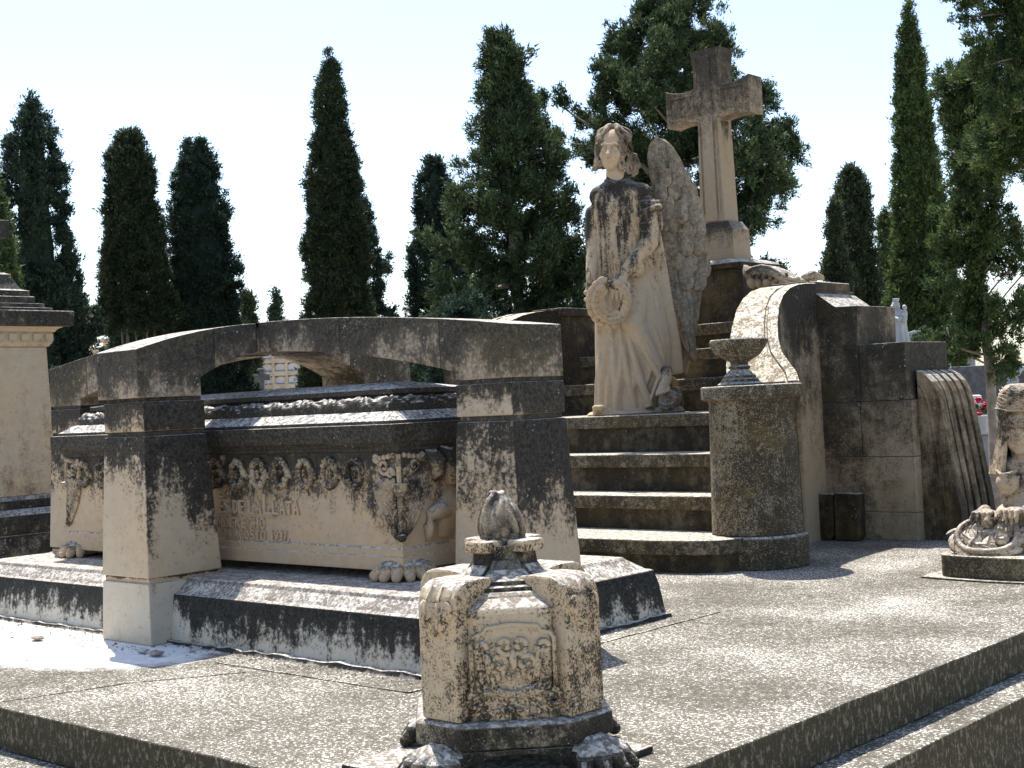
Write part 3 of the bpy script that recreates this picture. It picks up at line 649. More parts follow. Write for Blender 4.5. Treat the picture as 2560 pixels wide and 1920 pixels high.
MB().prism([(-4.805,.02),(-4.79,.002),(-4.70,.002),(-4.672,.035),(-4.668,.32),(-4.80,.322)], 'y', 8.41, 8.49).build('slab_body', PED, t, bevel=.01)
t = thing('upright_slab', 'wider upright dark stone slab leaning at the foot of the stepped wall', 'stone slab', (-4.56,8.44,0))
MB().prism([(-4.66,.002),(-4.50,.002),(-4.475,.03),(-4.470,.325),(-4.655,.33)], 'y', 8.40, 8.50).build('slab_body', PED, t, bevel=.012)
# ------------------------------------------------------------------ flaming lantern pedestal on the platform corner
LX, LY = -2.717, 2.947
t = thing('flame_pedestal', 'carved stone fire altar with lion paw feet and a stone flame in the foreground', 'stone altar', (LX,LY,0))
MB().box(LX-.37, LX+.285, LY-.345, LY+.30, .0015, .022).build('foot_slab', LANTD, t, bevel=.005)
def octo(rp, hw, z, dx=0):      # octagon: faces at rp on the axes (half width hw), long panels between
    P = []
    for ax, ay in ((1,0),(0,1),(-1,0),(0,-1)):
        tx, ty = -ay, ax
        P += [(LX+ax*rp-tx*hw, LY+ay*rp-ty*hw, z), (LX+ax*rp+tx*hw, LY+ay*rp+ty*hw, z)]
    return P
base = MB().loft([octo(.305,.088,.108),octo(.305,.088,.166),octo(.300,.086,.174),octo(.27,.08,.178)]).build('base_block', LANTD, t, bevel=.006)
# arched apron under each panel
for k in range(4):
    a = R(45+90*k); M = Matrix.Translation((LX,LY,0)) @ Matrix.Rotation(a-R(90),4,'Z')
    m_ = MB(M); pts = [(-.15,.10),(-.15,.062),(-.10,.064),(-.085,.082),(-.05,.086),(0,.09),(.05,.086),(.085,.082),(.10,.064),(.15,.062),(.15,.10)]
    m_.prism(pts, 'y', .225, .262); m_.build('apron', LANTD, base, bevel=.003)
for k in range(4):
    a = R(90*k); paw(LX+.285*math.cos(a), LY+.285*math.sin(a), .020, a, .118, 5, t, LANTD, 1.0)
body = MB().loft([octo(.245,.100,.178),octo(.243,.098,.47),octo(.235,.095,.485),octo(.19,.08,.507),octo(.185,.08,.513),octo(.178,.075,.522)]).build('body', LANT, t, bevel=.004)
MB().loft([octo(.172,.07,.522),octo(.172,.07,.534),octo(.155,.062,.537),octo(.155,.062,.549),octo(.14,.055,.553)]).build('collar', LANTD, body, bevel=.003)
lfl = leafmesh('carved_leaf', LANT, .066, .040, .012, tip=.5)
for k in range(4):
    a = R(90*k); M = Matrix.Translation((LX,LY,0)) @ Matrix.Rotation(a+R(90),4,'Z')     # local -Y points outward
    m_ = MB(M); prof = [(-.292,.180),(-.290,.495),(-.286,.520),(-.275,.541),(-.258,.555),(-.235,.563),(-.17,.565),(-.12,.560),(-.11,.548),(-.135,.540),(-.165,.52),(-.18,.49),(-.19,.18)]
    m_.prism(prof, 'x', -.074, .074); pl = m_.build('corner_bracket', LANT, body, bevel=.012)
    for (x_, z_, s_, tl, q_) in ((-.024,.510,.95,2,9),(.024,.510,.95,2,-9),(0,.478,1.0,0,0),(-.020,.545,.75,32,6),(.022,.545,.75,32,-6)):
        place(lfl, 'carved_leaf', pl, M @ TRS((x_, -.2905 if z_ < .53 else -.270, z_), R(-tl), R(q_), 0, s_))
    # carved panel between brackets
    M = Matrix.Translation((LX,LY,0)) @ Matrix.Rotation(a+R(135),4,'Z'); yp = -.247
    fr = MB(M); fr.tube([(x_, yp+.002, z_) for x_, z_ in [(-.115,.24),(-.115,.40),(-.105,.415),(-.08,.42),(-.07,.435),(0,.442),(.07,.435),(.08,.42),(.105,.415),(.115,.40),(.115,.24)]], .0065, 6)
    fr.build('panel_frame', LANT, body, smooth=True)
    sc_ = MB(M)
    for s_ in (-1,1):
        sc_.tube([(s_*x_, yp, z_) for x_, z_ in [(.02,.255),(.05,.262),(.062,.29),(.068,.33),(.075,.365)]+[(a_, b_) for a_, b_ in spiral(.088,.375,.022,1.2,R(200),-1,14)]], [.011]*5+[.010*(1-.5*i/14) for i in range(15)], 7)
        sc_.tube([(s_*a_, yp, b_) for a_, b_ in spiral(.035,.335,.030,1.3,R(-80),1,16)], .008, 6)
        sc_.tube([(s_*a_, yp, b_) for a_, b_ in spiral(.02,.385,.026,1.1,R(-120),1,14)], .008, 6)
        sc_.tube([(s_*a_, yp, b_) for a_, b_ in spiral(.105,.235,.026,1.3,R(90),-1,16)], .008, 6)
        for q in range(4): sc_.ell(M.inverted() @ (M @ Vector((s_*(.012+.016*q), yp, .300+.012*(q%2))))+Vector((0,0,0)), (.008,.008,.013), 7, 5)
    sc_.ell((0, yp, .345), (.012,.010,.03), 8, 6); sc_.tube([(-.085,yp,.258),(0,yp-.004,.252),(.085,yp,.258)], .010, 6)
    for q in range(6): sc_.ell((-.05+.02*q, yp, .205+.004*(q%2)), (.011,.007,.008), 7, 5)
    sc_.build('scroll_relief', LANT, body, smooth=True)
neck = MB().loft([octo(.135,.052,.552),octo(.100,.042,.575),octo(.082,.036,.60),octo(.078,.035,.625),octo(.086,.038,.632),octo(.086,.038,.640)]).build('neck', LANTD, t, smooth=40)
for k in range(4):
    a = R(90*k); M = Matrix.Translation((LX,LY,0)) @ Matrix.Rotation(a+R(90),4,'Z')
    m_ = MB(M); m_.prism([(-.165,.556),(-.128,.566),(-.105,.588),(-.098,.622),(-.07,.622),(-.06,.556)], 'x', -.030, .030); m_.build('neck_rib', LANTD, neck, bevel=.006)
    m_ = MB(M); m_.box(-.043,.043,-.122,-.050,.6235,.657); m_.build('rim_block', LANT, neck, bevel=.007)
fl = MB(); rs = []
for k in range(15):                                     # a solid heart for the flame tongues
    u_ = k/14; rr = .052*math.sin(math.pi*(.26+.68*u_))**.85; rs.append([(LX-.012*u_+rr*math.cos(q), LY+rr*math.sin(q), .636+.142*u_) for q in [2*math.pi*i/16 for i in range(16)]])
fl.loft(rs)
for k in range(13):
    a = 2*math.pi*k/13; pts = []; rd = []; top_ = .140*(1+.05*math.sin(k*2.3))
    for i in range(16):
        u_ = i/15; aa = a+.55*u_+.20*math.sin(u_*6.6+.35*math.sin(k*1.3)); rr = (.059*math.sin(math.pi*(.26+.68*u_))**.8)*(1+.06*math.sin(k*2.7+u_*3))
        pts.append((LX-.016*u_+rr*math.cos(aa), LY+rr*math.sin(aa), .638+top_*u_)); rd.append(.0128*(1-.15*u_)*(.85+.25*math.sin(k*1.9)**2))
    fl.tube(pts, rd, 9); fl.ell(pts[-1], rd[-1]*1.1, 8, 6)
fl.ell((LX-.016,LY,.770),(.030,.030,.016)); fl.ell((LX-.034,LY-.008,.766),(.018,.018,.013))
remeshed(fl, 'flame', FLAME, t, .0026, 1)
# the small stone post behind its left paw
MB().box(-2.99,-2.965,3.035,3.06,.001,.135).build('back_peg', LANT, t, bevel=.004)

# ------------------------------------------------------------------ the angel
HAIR = stone('hair_stone', base=(.36,.29,.215), dark=(.04,.034,.028), cover=.52, streak=.1, speck=.2, fs=2., soft=.1, top=.6, topc=((.3,.26,.21),(.6,.55,.48)))
A0 = Vector((-6.10, 8.06, .926)); AR = math.atan2(.604,.797)
t = thing('angel_statue', 'life size stone angel in a long pleated robe holding a wreath before the cross', 'statue', A0, AR, local=True)
k_ = .003435
def px(x, y): return ((x-1345)*k_, (885-y)*k_)
zs =  [0,  .05, .15, .3, .5, .65, .8, 1.0, 1.15, 1.3, 1.42, 1.52, 1.62, 1.685, 1.735, 1.79]
lx_ = [-.262,-.258,-.25,-.242,-.236,-.230,-.225,-.222,-.220,-.216,-.212,-.212,-.208,-.175,-.10,-.075]
rx_ = [.205,.205,.215,.30,.315,.30,.275,.235,.205,.185,.165,.165,.19,.17,.085,.055]
ry_ = [.20,.195,.19,.185,.175,.165,.16,.155,.15,.145,.15,.15,.135,.11,.075,.062]
f1 = lambda a: (lambda z: float(np.interp(z, zs, a)))
LXf, RXf, RYf = f1(lx_), f1(rx_), f1(ry_)
def fold(th, z):
    d = 0.
    g = lambda c, w: math.exp(-(((th-c+math.pi) % (2*math.pi)-math.pi)/w)**2)
    if z < .85:                                          # folds fan from the knee down to the hem
        u_ = (.85-z)/.85
        for h, a in ((-158,.020),(-140,.028),(-122,.026),(-104,.034),(-86,.026),(-68,.032),(-50,.022),(-30,.020)):
            c = lerp(-95, h, min(1, .30+u_)); d += a*min(1,u_*2.2)*g(R(c), R(5.5+3*u_))-a*.5*min(1,u_*2.2)*g(R(c+9), R(4))
        d += .020*max(0, 1-z/.05)*(1+math.sin(th*7))*.5
    if .7 < z < 1.66:                                    # fine pleats down the chest
        e = min(1, (z-.7)/.15)*min(1, (1.68-z)/.1)
        for j, c in enumerate(range(-165, -30, 13)):
            cc = lerp(c, c*.7-32, max(0,(z-1.2)/.5)); d += .016*e*g(R(cc), R(3.6))
    if 0 < z < 1.5:
        for c, a in ((20,.02),(60,.025),(100,.02),(150,.02),(-10,.012)): d += a*min(1,(1.5-z))*g(R(c), R(11))
    return d
rm = MB(); rings = []; N = 260
for iz in range(150):
    z = 1.79*iz/149; l, r_, y_ = LXf(z), RXf(z), RYf(z); c = (l+r_)/2; h = (r_-l)/2; ring_ = []
    for i in range(N):
        th = 2*math.pi*i/N; ct, st = math.cos(th), math.sin(th); pw = .85
        x_ = h*abs(ct)**pw*(1 if ct > 0 else -1); yy = y_*abs(st)**pw*(1 if st > 0 else -1); d = fold(th, z); s_ = 1+d/max(.08, math.hypot(x_, yy))
        ring_.append((c+x_*s_, yy*s_+.01, z))
    rings.append(ring_)
rm.loft(rings)
# bent knee under the cloth, thigh and shin
rm.capsule((.09,-.03,.98),(.055,-.165,.66),.12,.088,18); rm.capsule((.055,-.165,.66),(.23,-.12,.27),.085,.055,16)
for a, b, c, r0, r1 in (((.055,-.19,.62),(.13,-.205,.42),(.235,-.175,.25),.022,.026),((.0,-.18,.64),(.06,-.205,.33),(.14,-.185,.05),.022,.036),((-.05,-.165,.68),(-.02,-.185,.35),(.035,-.18,.03),.020,.034),((-.11,-.145,.74),(-.10,-.165,.35),(-.075,-.165,.02),.020,.038),((-.185,-.085,.76),(-.20,-.11,.35),(-.205,-.115,.02),.020,.032)):
    P_ = [Vector(a)*(1-u_)**2+Vector(b)*2*u_*(1-u_)+Vector(c)*u_*u_ for u_ in [i/9 for i in range(10)]]; rm.tube(P_, [lerp(r0*.6, r1, (i/9)**.7) for i in range(10)], 12)
# hem swept round the stepping foot
rm.tube([(.14,-.20,.07),(.18,-.215,.17),(.215,-.215,.255),(.27,-.185,.275),(.33,-.10,.24),(.34,-.01,.20)], [.012,.016,.018,.016,.018,.026], 10)
# mantle falling from the left shoulder down the side
rm.tube([(.20,.05,1.5),(.235,.06,1.15),(.275,.06,.8),(.315,.06,.5),(.335,.05,.28)], [.05,.06,.06,.06,.055], 14, 1.4)
# neck, arm, short sleeve, long sleeve
rm.ell((.135,-.005,1.625),(.11,.095,.085)); rm.ell((-.135,.0,1.62),(.09,.09,.085)); rm.ell((-.02,-.08,1.50),(.15,.08,.13),18,10)
rm.capsule((.19,-.03,1.53),(.205,-.115,1.25),.080,.076,18); rm.capsule((.205,-.115,1.25),(.03,-.245,1.045),.074,.046,18)
rm.tube([(.195+.098*math.cos(a), -.035+.098*math.sin(a), 1.475+.035*math.cos(a)) for a in [2*math.pi*i/18 for i in range(19)]], .026, 9)
rm.ell((.19,-.02,1.53),(.105,.105,.055),16,8)
rm.capsule((.275,.0,1.54),(.285,.02,1.37),.034,.026)
rm.ell((.095,-.20,1.05),(.060,.050,.070),14,8,Euler((0,R(35),0)).to_matrix())
for q in range(5): rm.tube([(.265-.014*q,-.08-.014*q,1.42-.065*q),(.205,-.175-.014*q,1.385-.066*q),(.14,-.14-.014*q,1.375-.06*q)], .010, 6)
rm.capsule((-.20,.0,1.50),(-.215,-.05,1.25),.06,.055); rm.capsule((-.215,-.05,1.25),(-.235,-.16,1.0),.05,.04)
# string like pleats falling from the collar
for x0_, x1_ in ((-.105,-.195),(-.085,-.165),(-.062,-.135),(-.040,-.105),(-.015,-.07),(.03,-.03),(.07,.02),(.105,.075)):
    pt = []
    for i in range(16):
        u_ = i/15; z = lerp(1.70, .98, u_); x_ = lerp(x0_, x1_, u_**.7); l, r_, y_ = LXf(z), RXf(z), RYf(z); c = (l+r_)/2; h = (r_-l)/2
        pt.append((x_+.004*math.sin(u_*9+x0_*80), .004-y_*math.sqrt(max(.05, 1-((x_-c)/h)**2))-(.0 if u_ > .1 else -.02), z))
    rm.tube(pt, [.009+.004*math.sin(u_*.7) for u_ in range(16)], 7)
# collar band and knot
rm.tube([(.085*math.cos(a)-.01, .08*math.sin(a)-.005, 1.735-.035*max(0,-math.sin(a))) for a in [2*math.pi*i/20 for i in range(21)]], .014, 8)
rm.ell((-.045,-.105,1.685),(.03,.02,.02))
# rocky foot of the statue and the roses at its left
rm.ell((-.02,-.02,.01),(.30,.24,.045),20,8)
for q in range(12): rm.ell((-.25+.035*(q%5)+.01*random.random(), -.16-.03*(q//5), .02+.02*(q//5)), (.03,.028,.022), 9, 6)
robe = remeshed(rm, 'robe', ANGEL, t, .0050, 2)
# head with hair
H = Matrix.Translation((-.035,-.02,1.955)) @ Euler((R(4),R(4),R(-12)),'XYZ').to_matrix().to_4x4() @ Matrix.Scale(1.16,4)
hm = MB(); hm.capsule((-.005,0,1.70),(-.03,-.012,1.86),.074,.064,18); hm.M = H
hm.ell((0,.015,.02),(.086,.10,.115),20,12); hm.ell((0,-.025,-.03),(.074,.078,.105),20,12); hm.ell((0,-.060,-.105),(.032,.034,.030)); hm.ell((0,-.04,-.08),(.058,.055,.05))
hm.tube([(0,-.094,.030),(0,-.110,-.005),(0,-.130,-.036),(0,-.116,-.046)], [.010,.012,.017,.011], 10); hm.ell((.011,-.106,-.038),(.008,.009,.007)); hm.ell((-.011,-.106,-.038),(.008,.009,.007))
for s_ in (-1,1):
    hm.tube([(s_*.008,-.100,.024),(s_*.03,-.097,.034),(s_*.055,-.078,.026)], [.008,.009,.007], 8)
    hm.ell((s_*.030,-.083,.006),(.017,.014,.011)); hm.tube([(s_*.013,-.091,.006),(s_*.03,-.096,.015),(s_*.048,-.084,.006)], .005, 6); hm.tube([(s_*.013,-.091,.004),(s_*.03,-.094,-.004),(s_*.048,-.084,.004)], .004, 6)
    hm.ell((s_*.042,-.070,-.035),(.026,.026,.030))
hm.tube([(-.024,-.090,-.068),(-.010,-.102,-.063),(0,-.101,-.066),(.010,-.102,-.063),(.024,-.090,-.068)], [.004,.007,.006,.007,.004], 8); hm.tube([(-.02,-.090,-.072),(0,-.102,-.078),(.02,-.090,-.072)], [.004,.008,.004], 8)
head = remeshed(hm, 'head', ANGEL, t, .0042, 2)
def sock(c, n_):                                       # hollow the eye sockets under the brow
    Hi = np.array(H.inverted()); q = np.c_[c, np.ones(len(c))] @ Hi.T
    for s_ in (-1,1):
        for cx_, cz_, rr_, dp in ((s_*.030,.020,.013,.010),(s_*.030,-.012,.014,.006),(s_*.013,.004,.010,.010)):
            w_ = np.exp(-(((q[:,0]-cx_)**2+(q[:,2]-cz_)**2)/rr_**2))*(q[:,1] < -.04); c = c+np.array([0,1,0])*(w_*dp)[:,None]
    return c
bpy.data.objects.remove(head); head = remeshed(hm, 'head', HEADM, t, .0036, 1, sock)
ha = MB(H); ha.ell((0,.038,.040),(.094,.098,.098),20,12)
for s_ in (-1,1):
    for j in range(11):                                  # wavy locks combed from the parting down past the temples
        p_ = []; r__ = []; be = R(58)-R(15.5)*j          # direction of each lock round the head: 58 deg is over the temple, below 0 behind
        ln = (.30 if s_ < 0 else .34)+.03*math.sin(j*2.1)
        for i in range(26):
            u_ = i/25; s1 = u_*ln; ph = min(s1/.105, 1.45); w_ = .010*math.sin(u_*19+j*2.3)*min(1,u_*4); rr = .100+.006*math.sin(j*1.9)
            hx, hy = s_*math.cos(be)*math.sin(ph), -math.sin(be)*math.sin(ph); dr = max(0, s1-.152)
            out = .02*max(0,u_-.6)*(2.2 if s_ > 0 else .8)
            p_.append((s_*.012+hx*(rr*.93+out)+w_*.9*s_, .022+hy*rr*.92+w_*.6, .045+rr*1.02*math.cos(ph)-dr*.95)); r__.append((.0150+.0045*math.sin(u_*13+j))*(1-.35*u_)+.002)
        ha.tube(p_, r__, 8)
        if j in (0,2,4,6): ha.tube([(p_[-1][0]+a_, p_[-1][1], p_[-1][2]+b_) for a_, b_ in spiral(0,0,.020,1.1,R(60*j),s_,12)], .010, 7)
for q in range(5): ha.tube([(.10+.012*q+.012*math.sin(i*1.1+q), .02+.012*q, -.02-.022*i) for i in range(7)], .012, 7)
hair = remeshed(ha, 'hair', HAIR, head, .0040, 1)
# right hand over the wreath: palm, four curled fingers and a thumb
hd = MB(); W_ = Vector((.025,-.25,1.045)); 
hd.capsule(W_, (-.03,-.288,.95), .036, .040, 12); hd.ell((-.035,-.29,.945),(.048,.028,.045))
for i, (dx_, L_) in enumerate(((-.045,.085),(-.018,.098),(.010,.095),(.035,.078))):
    b0 = Vector((-.035+dx_*.85,-.30,.935)); b1 = b0+Vector((dx_*.25,-.030,-.035)); b2 = b1+Vector((dx_*.05,-.008,-L_*.45)); b3 = b2+Vector((0,.016,-L_*.30))
    hd.capsule(b0,b1,.015,.0135,9); hd.capsule(b1,b2,.0135,.012,9); hd.capsule(b2,b3,.012,.009,9)
hd.capsule((-.005,-.285,.97),(.035,-.31,.93),.016,.014,9); hd.capsule((.035,-.31,.93),(.03,-.315,.89),.013,.010,9)
remeshed(hd, 'hand', ANGEL, robe, .0045, 1)
# the other hand shows beside the robe with a few rose heads
h2 = MB(); h2.ell((-.255,-.13,.95),(.03,.035,.045))
for q in range(7): h2.ell((-.275+.02*(q%3), -.15-.012*q, .955-.018*q), (.022,.022,.018), 9, 6)
for q in range(4): h2.capsule((-.245,-.155-.012*q,.965-.02*q),(-.275,-.175-.01*q,.945-.02*q),.011,.009,8)
remeshed(h2, 'hand', ANGEL, robe, .005, 1)
# wreath of overlapping leaves
wl = leafmesh('wreath_leaf', ANGEL, .088, .034, .012, tip=.5, n=5)
WC = Matrix.Translation((-.105,-.305,.82)) @ Matrix.Rotation(R(12),4,'X') @ Matrix.Rotation(R(14),4,'Z')
tw = MB(WC); tw.tube([(.112*math.cos(a),0,.125*math.sin(a)) for a in [2*math.pi*i/32 for i in range(33)]], .026, 10); wr = tw.build('wreath', ANGEL, t, smooth=True)
for i in range(20):
    for q in (-1,0,1):
        a = 2*math.pi*(i+.33*q)/20; M = WC @ Matrix.Translation((.112*math.cos(a)+.018*q*math.cos(a), -.025+.012*abs(q), .125*math.sin(a)+.018*q*math.sin(a))) @ Matrix.Rotation(-a+R(0 if math.cos(a) > 0 else 180)+R(22*q),4,'Y') @ Matrix.Rotation(R(-14),4,'X')
        place(wl, 'wreath_leaf', wr, M)
# stepping foot on a carved demon head
ft = MB(); ft.capsule((.275,-.16,.30),(.27,-.20,.245),.045,.042); ft.capsule((.27,-.19,.235),(.235,-.285,.165),.042,.034)
for i in range(5): ft.capsule((.205+.02*i,-.285+.004*i,.165+.004*i),(.195+.021*i,-.325+.006*i,.135+.006*i),.012,.011,8)
remeshed(ft, 'foot', ANGEL, robe, .0048, 1)
dm = MB(); dm.ell((.285,-.20,.085),(.082,.085,.085),18,12); dm.ell((.262,-.262,.06),(.058,.04,.045)); dm.tube([(.215,-.285,.07),(.255,-.305,.055),(.30,-.295,.065),(.33,-.26,.08)],[.009,.012,.011,.007],8); dm.tube([(.22,-.28,.045),(.26,-.30,.03),(.31,-.28,.04)],[.008,.011,.008],8)
dm.ell((.275,-.295,.085),(.014,.016,.014)); 
for s_ in (-1,1): dm.ell((.27+s_*.028,-.268,.105),(.014,.012,.010)); dm.tube([(.27+s_*.012,-.285,.118),(.27+s_*.045,-.262,.115)],[.009,.006],7)
dm.ell((.365,-.17,.10),(.018,.03,.035)); dm.capsule((.35,-.14,.16),(.37,-.13,.05),.03,.025); dm.ell((.28,-.18,.01),(.12,.11,.05),16,6)
remeshed(dm, 'trampled_head', WING, robe, .005, 1)
# wings
oy = [283,286,291,300,313,330,370,420,460,530,600,680,750,790,805]; olx = [1429,1423,1418,1413,1409,1407,1412,1422,1426,1420,1424,1434,1446,1458,1466]; orx = [1453,1458,1463,1470,1478,1487,1503,1519,1527,1531,1523,1509,1493,1482,1474]
cov = [leafmesh('feather', WING, .215, .066, .021, tip=1, n=14, rib=False), leafmesh('feather', WING, .19, .058, .020, tip=1, n=14, rib=False), leafmesh('feather', WING, .74, .036, .016, tip=1, n=18)]
def wing(root, M):
    rs = []
    for i in range(61):
        i = i/2; y = lerp(283.3, 804, i/30); l = (np.interp(y, oy, olx)-1345)*k_+.008; r_ = (np.interp(y, oy, orx)-1345)*k_-.008; z = (885-y)*k_; cc = (l+r_)/2; hw = (r_-l)/2
        dp = .24+.05*math.sin(i/30*2.6); th_ = .040*min(1,.4+i/6)*min(1, .4+(30-i)/8)
        rs.append([tuple(M @ Vector((cc+hw*math.cos(a), dp-th_*math.sin(a)*(1 if math.sin(a) > 0 else .6)+.10*(math.cos(a))*.5, z))) for a in [2*math.pi*j/28 for j in range(28)]])
    pb = MB().loft(rs).build('wing', WING, root, smooth=True)
    def at(x, y):
        i = (y-284)/520*30; dp = .24+.05*math.sin(i/30*2.6); l = np.interp(y, oy, olx); r_ = np.interp(y, oy, orx); q = ((x-l)/(r_-l))*2-1
        th_ = .040*min(1,.4+i/6)*min(1,.4+(30-i)/8)
        return ((x-1345)*k_, dp-th_*math.sqrt(max(.05,1-q*q*.9))+.05*q, (885-y)*k_), q
    def put(me_, x, y, s_, ang, lift=0.):
        (X, Y, Z), q = at(x, y); place(me_, 'feather', pb, M @ Matrix.Translation((X, Y-.004-lift, Z)) @ Matrix.Rotation(R(16)*q,4,'Z') @ Matrix.Rotation(R(ang),4,'Y') @ Matrix.Rotation(R(-6.5 if me_ is not cov[2] else -1.5),4,'X') @ Matrix.Diagonal((s_,s_,s_,1)))
    for k in range(7): put(cov[2], 1434+13.5*k, 560-3*k if k < 5 else 540, (.94,1.02,1.05,1.02,.95,.85,.72)[k], (-13,-11,-8,-4,1,6,11)[k])
    rows = [(560,(1444,1478,1508),1.0),(524,(1434,1463,1494,1518),.98),(486,(1447,1480,1510),.95),(450,(1434,1463,1494,1516),.92),(414,(1446,1477,1506),.86),(382,(1436,1462,1488,1504),.78),(354,(1448,1474,1492),.68),(332,(1440,1464),.55)]
    for j, (y, xs, s_) in enumerate(rows):
        for i, x in enumerate(xs): put(cov[j % 2], x+random.uniform(-3,3), y+random.uniform(-6,6)+3*i, s_*random.uniform(.92,1.05), random.uniform(-6,5), .004+.0035*j)
    return pb
wing(t, Matrix.Identity(4)); wing(t, Matrix.Translation((.10,.06,0)) @ Matrix.Rotation(R(88),4,'Z') @ Matrix.Translation((-.06,-.1,0)) if True else None)

# ------------------------------------------------------------------ sphinx with a wreath at the right edge
S0 = Vector((-2.93,7.28,0))
t = thing('sphinx_statue', 'stone sphinx bust in a striped headcloth with both hands on a leaf wreath', 'statue', S0)
bp = [(-3.245,6.985),(-3.215,6.955),(-3.05,6.93),(-2.9,6.922),(-2.75,6.93),(-2.62,6.955),(-2.60,6.985),(-2.60,7.75),(-3.245,7.75)]
MB().prism(bp, 'z', .012, .128).build('statue_base', STEP, t, bevel=.008)
MB().prism([(-3.34,6.93),(-3.2,6.90),(-2.93,6.875),(-2.6,6.90),(-2.52,6.93),(-2.52,7.8),(-3.34,7.8)], 'z', .001, .011).build('foot_slab', STEP, t, bevel=.003)
X, Y = -2.925, 7.36
b = MB(Matrix.Translation((X,Y,0)) @ Matrix.Rotation(R(17),4,'Z'))
b.ell((0,.02,.42),(.125,.11,.15),20,12); b.ell((0,.15,.25),(.19,.25,.15),18,10); b.ell((0,.01,.565),(.135,.085,.07),18,10)
for s_ in (-1,1):
    b.ell((s_*.072,-.095,.495),(.062,.055,.056),16,10); b.tube([(s_*.02,-.11,.56),(s_*.05,-.145,.545),(s_*.10,-.13,.54),(s_*.13,-.08,.56)], .010, 7)
    b.tube([(s_*.01,-.11,.53),(s_*.02,-.12,.47),(s_*.06,-.13,.435),(s_*.12,-.10,.445)], .008, 7)
    b.capsule((s_*.185,.16,.20),(s_*.19,-.06,.24),.075,.06,14); b.capsule((s_*.19,-.06,.24),(s_*.165,-.22,.29),.058,.038,14)
b.capsule((0,.0,.58),(0,-.01,.70),.058,.055,16)
b.capsule((0,-.02,.42),(0,-.02,.2),.10,.13)
bust = remeshed(b, 'bust', SPHX, t, .006, 2)
HS = Matrix.Translation((X,Y-.015,.775)) @ Matrix.Rotation(R(17),4,'Z')
h = MB(HS); h.ell((0,.01,.02),(.085,.10,.125),20,12); h.ell((0,-.03,-.02),(.078,.07,.115),20,12); h.ell((0,-.055,-.105),(.034,.036,.032)); h.ell((0,-.035,-.075),(.062,.055,.05))
h.tube([(0,-.094,.035),(0,-.108,.0),(0,-.120,-.025),(0,-.108,-.034)], [.010,.012,.017,.012], 10)
for s_ in (-1,1):
    h.tube([(s_*.01,-.098,.042),(s_*.035,-.100,.052),(s_*.066,-.075,.040)], [.008,.010,.007], 8); h.ell((s_*.036,-.082,.015),(.021,.015,.013))
    h.tube([(s_*.014,-.09,.015),(s_*.036,-.097,.028),(s_*.058,-.082,.015)], .0055, 6); h.tube([(s_*.014,-.09,.013),(s_*.036,-.096,.002),(s_*.058,-.082,.013)], .0045, 6); h.ell((s_*.046,-.066,-.035),(.026,.024,.03)); h.ell((s_*.013,-.106,-.030),(.009,.009,.008))
h.tube([(-.028,-.086,-.064),(-.011,-.100,-.058),(0,-.098,-.061),(.011,-.100,-.058),(.028,-.086,-.064)], [.005,.008,.007,.008,.005], 8); h.tube([(-.022,-.086,-.069),(0,-.099,-.077),(.022,-.086,-.069)], [.005,.010,.005], 8)
remeshed(h, 'face', SPHX, bust, .0042, 2)
v = MB(HS); rs = []
for z, rx, ry, cyv in ((.25,.03,.03,.02),(.243,.06,.065,.02),(.215,.09,.10,.02),(.17,.108,.118,.02),(.11,.113,.122,.022),(.0,.120,.122,.025),(-.10,.135,.118,.018),(-.19,.157,.118,.008),(-.235,.172,.118,.004)):
    rs.append([(rx*math.cos(a), cyv+ry*math.sin(a), z) for a in [2*math.pi*i/40 for i in range(40)]])
cl = MB(HS)
outer = rs; inner = [[(p[0]*.80, cyy+(p[1]-cyy)*.80-.004, p[2]-.015) for p in r_] for r_, cyy in zip(rs, (.02,.02,.02,.02,.022,.025,.018,.008,.004))]
def cut(r_, z):                                          # open the cloth at the front below the brow
    return [p for p in r_]
va, fa = [], []
n = 40
for ri, r_ in enumerate(outer): va += r_
for ri, r_ in enumerate(inner): va += r_
NO = len(outer)*n
def openf(ri, i): a = 2*math.pi*(i+.5)/n; return ri >= 4 and abs((a-R(270)+math.pi) % (2*math.pi)-math.pi) < R(37)
for ri in range(len(outer)-1):
    for i in range(n):
        j = (i+1) % n
        if openf(ri, i): continue
        fa.append((ri*n+i, ri*n+j, (ri+1)*n+j, (ri+1)*n+i)); fa.append((NO+ri*n+i, NO+(ri+1)*n+i, NO+(ri+1)*n+j, NO+ri*n+j))
        if openf(ri, (i-1) % n): fa.append((ri*n+i, (ri+1)*n+i, NO+(ri+1)*n+i, NO+ri*n+i))
        if openf(ri, j): fa.append((ri*n+j, NO+ri*n+j, NO+(ri+1)*n+j, (ri+1)*n+j))
        if ri == len(outer)-2: fa.append(((ri+1)*n+i, (ri+1)*n+j, NO+(ri+1)*n+j, NO+(ri+1)*n+i))
        if ri == 3: pass
for i in range(n):
    if openf(4, i): fa.append((4*n+i, 4*n+(i+1)%n, NO+4*n+(i+1)%n, NO+4*n+i))
fa.append(tuple(range(n))); cl.add(va, fa); hc = cl.build('headcloth', SPHX, bust, smooth=40)
bd = MB(HS); bd.tube([(.118*math.cos(a), .022+.127*math.sin(a), .112+.006*math.cos(a*2)) for a in [2*math.pi*i/32 for i in range(33)]], .0055, 8); bd.build('brow_band', SPHX, hc, smooth=True)
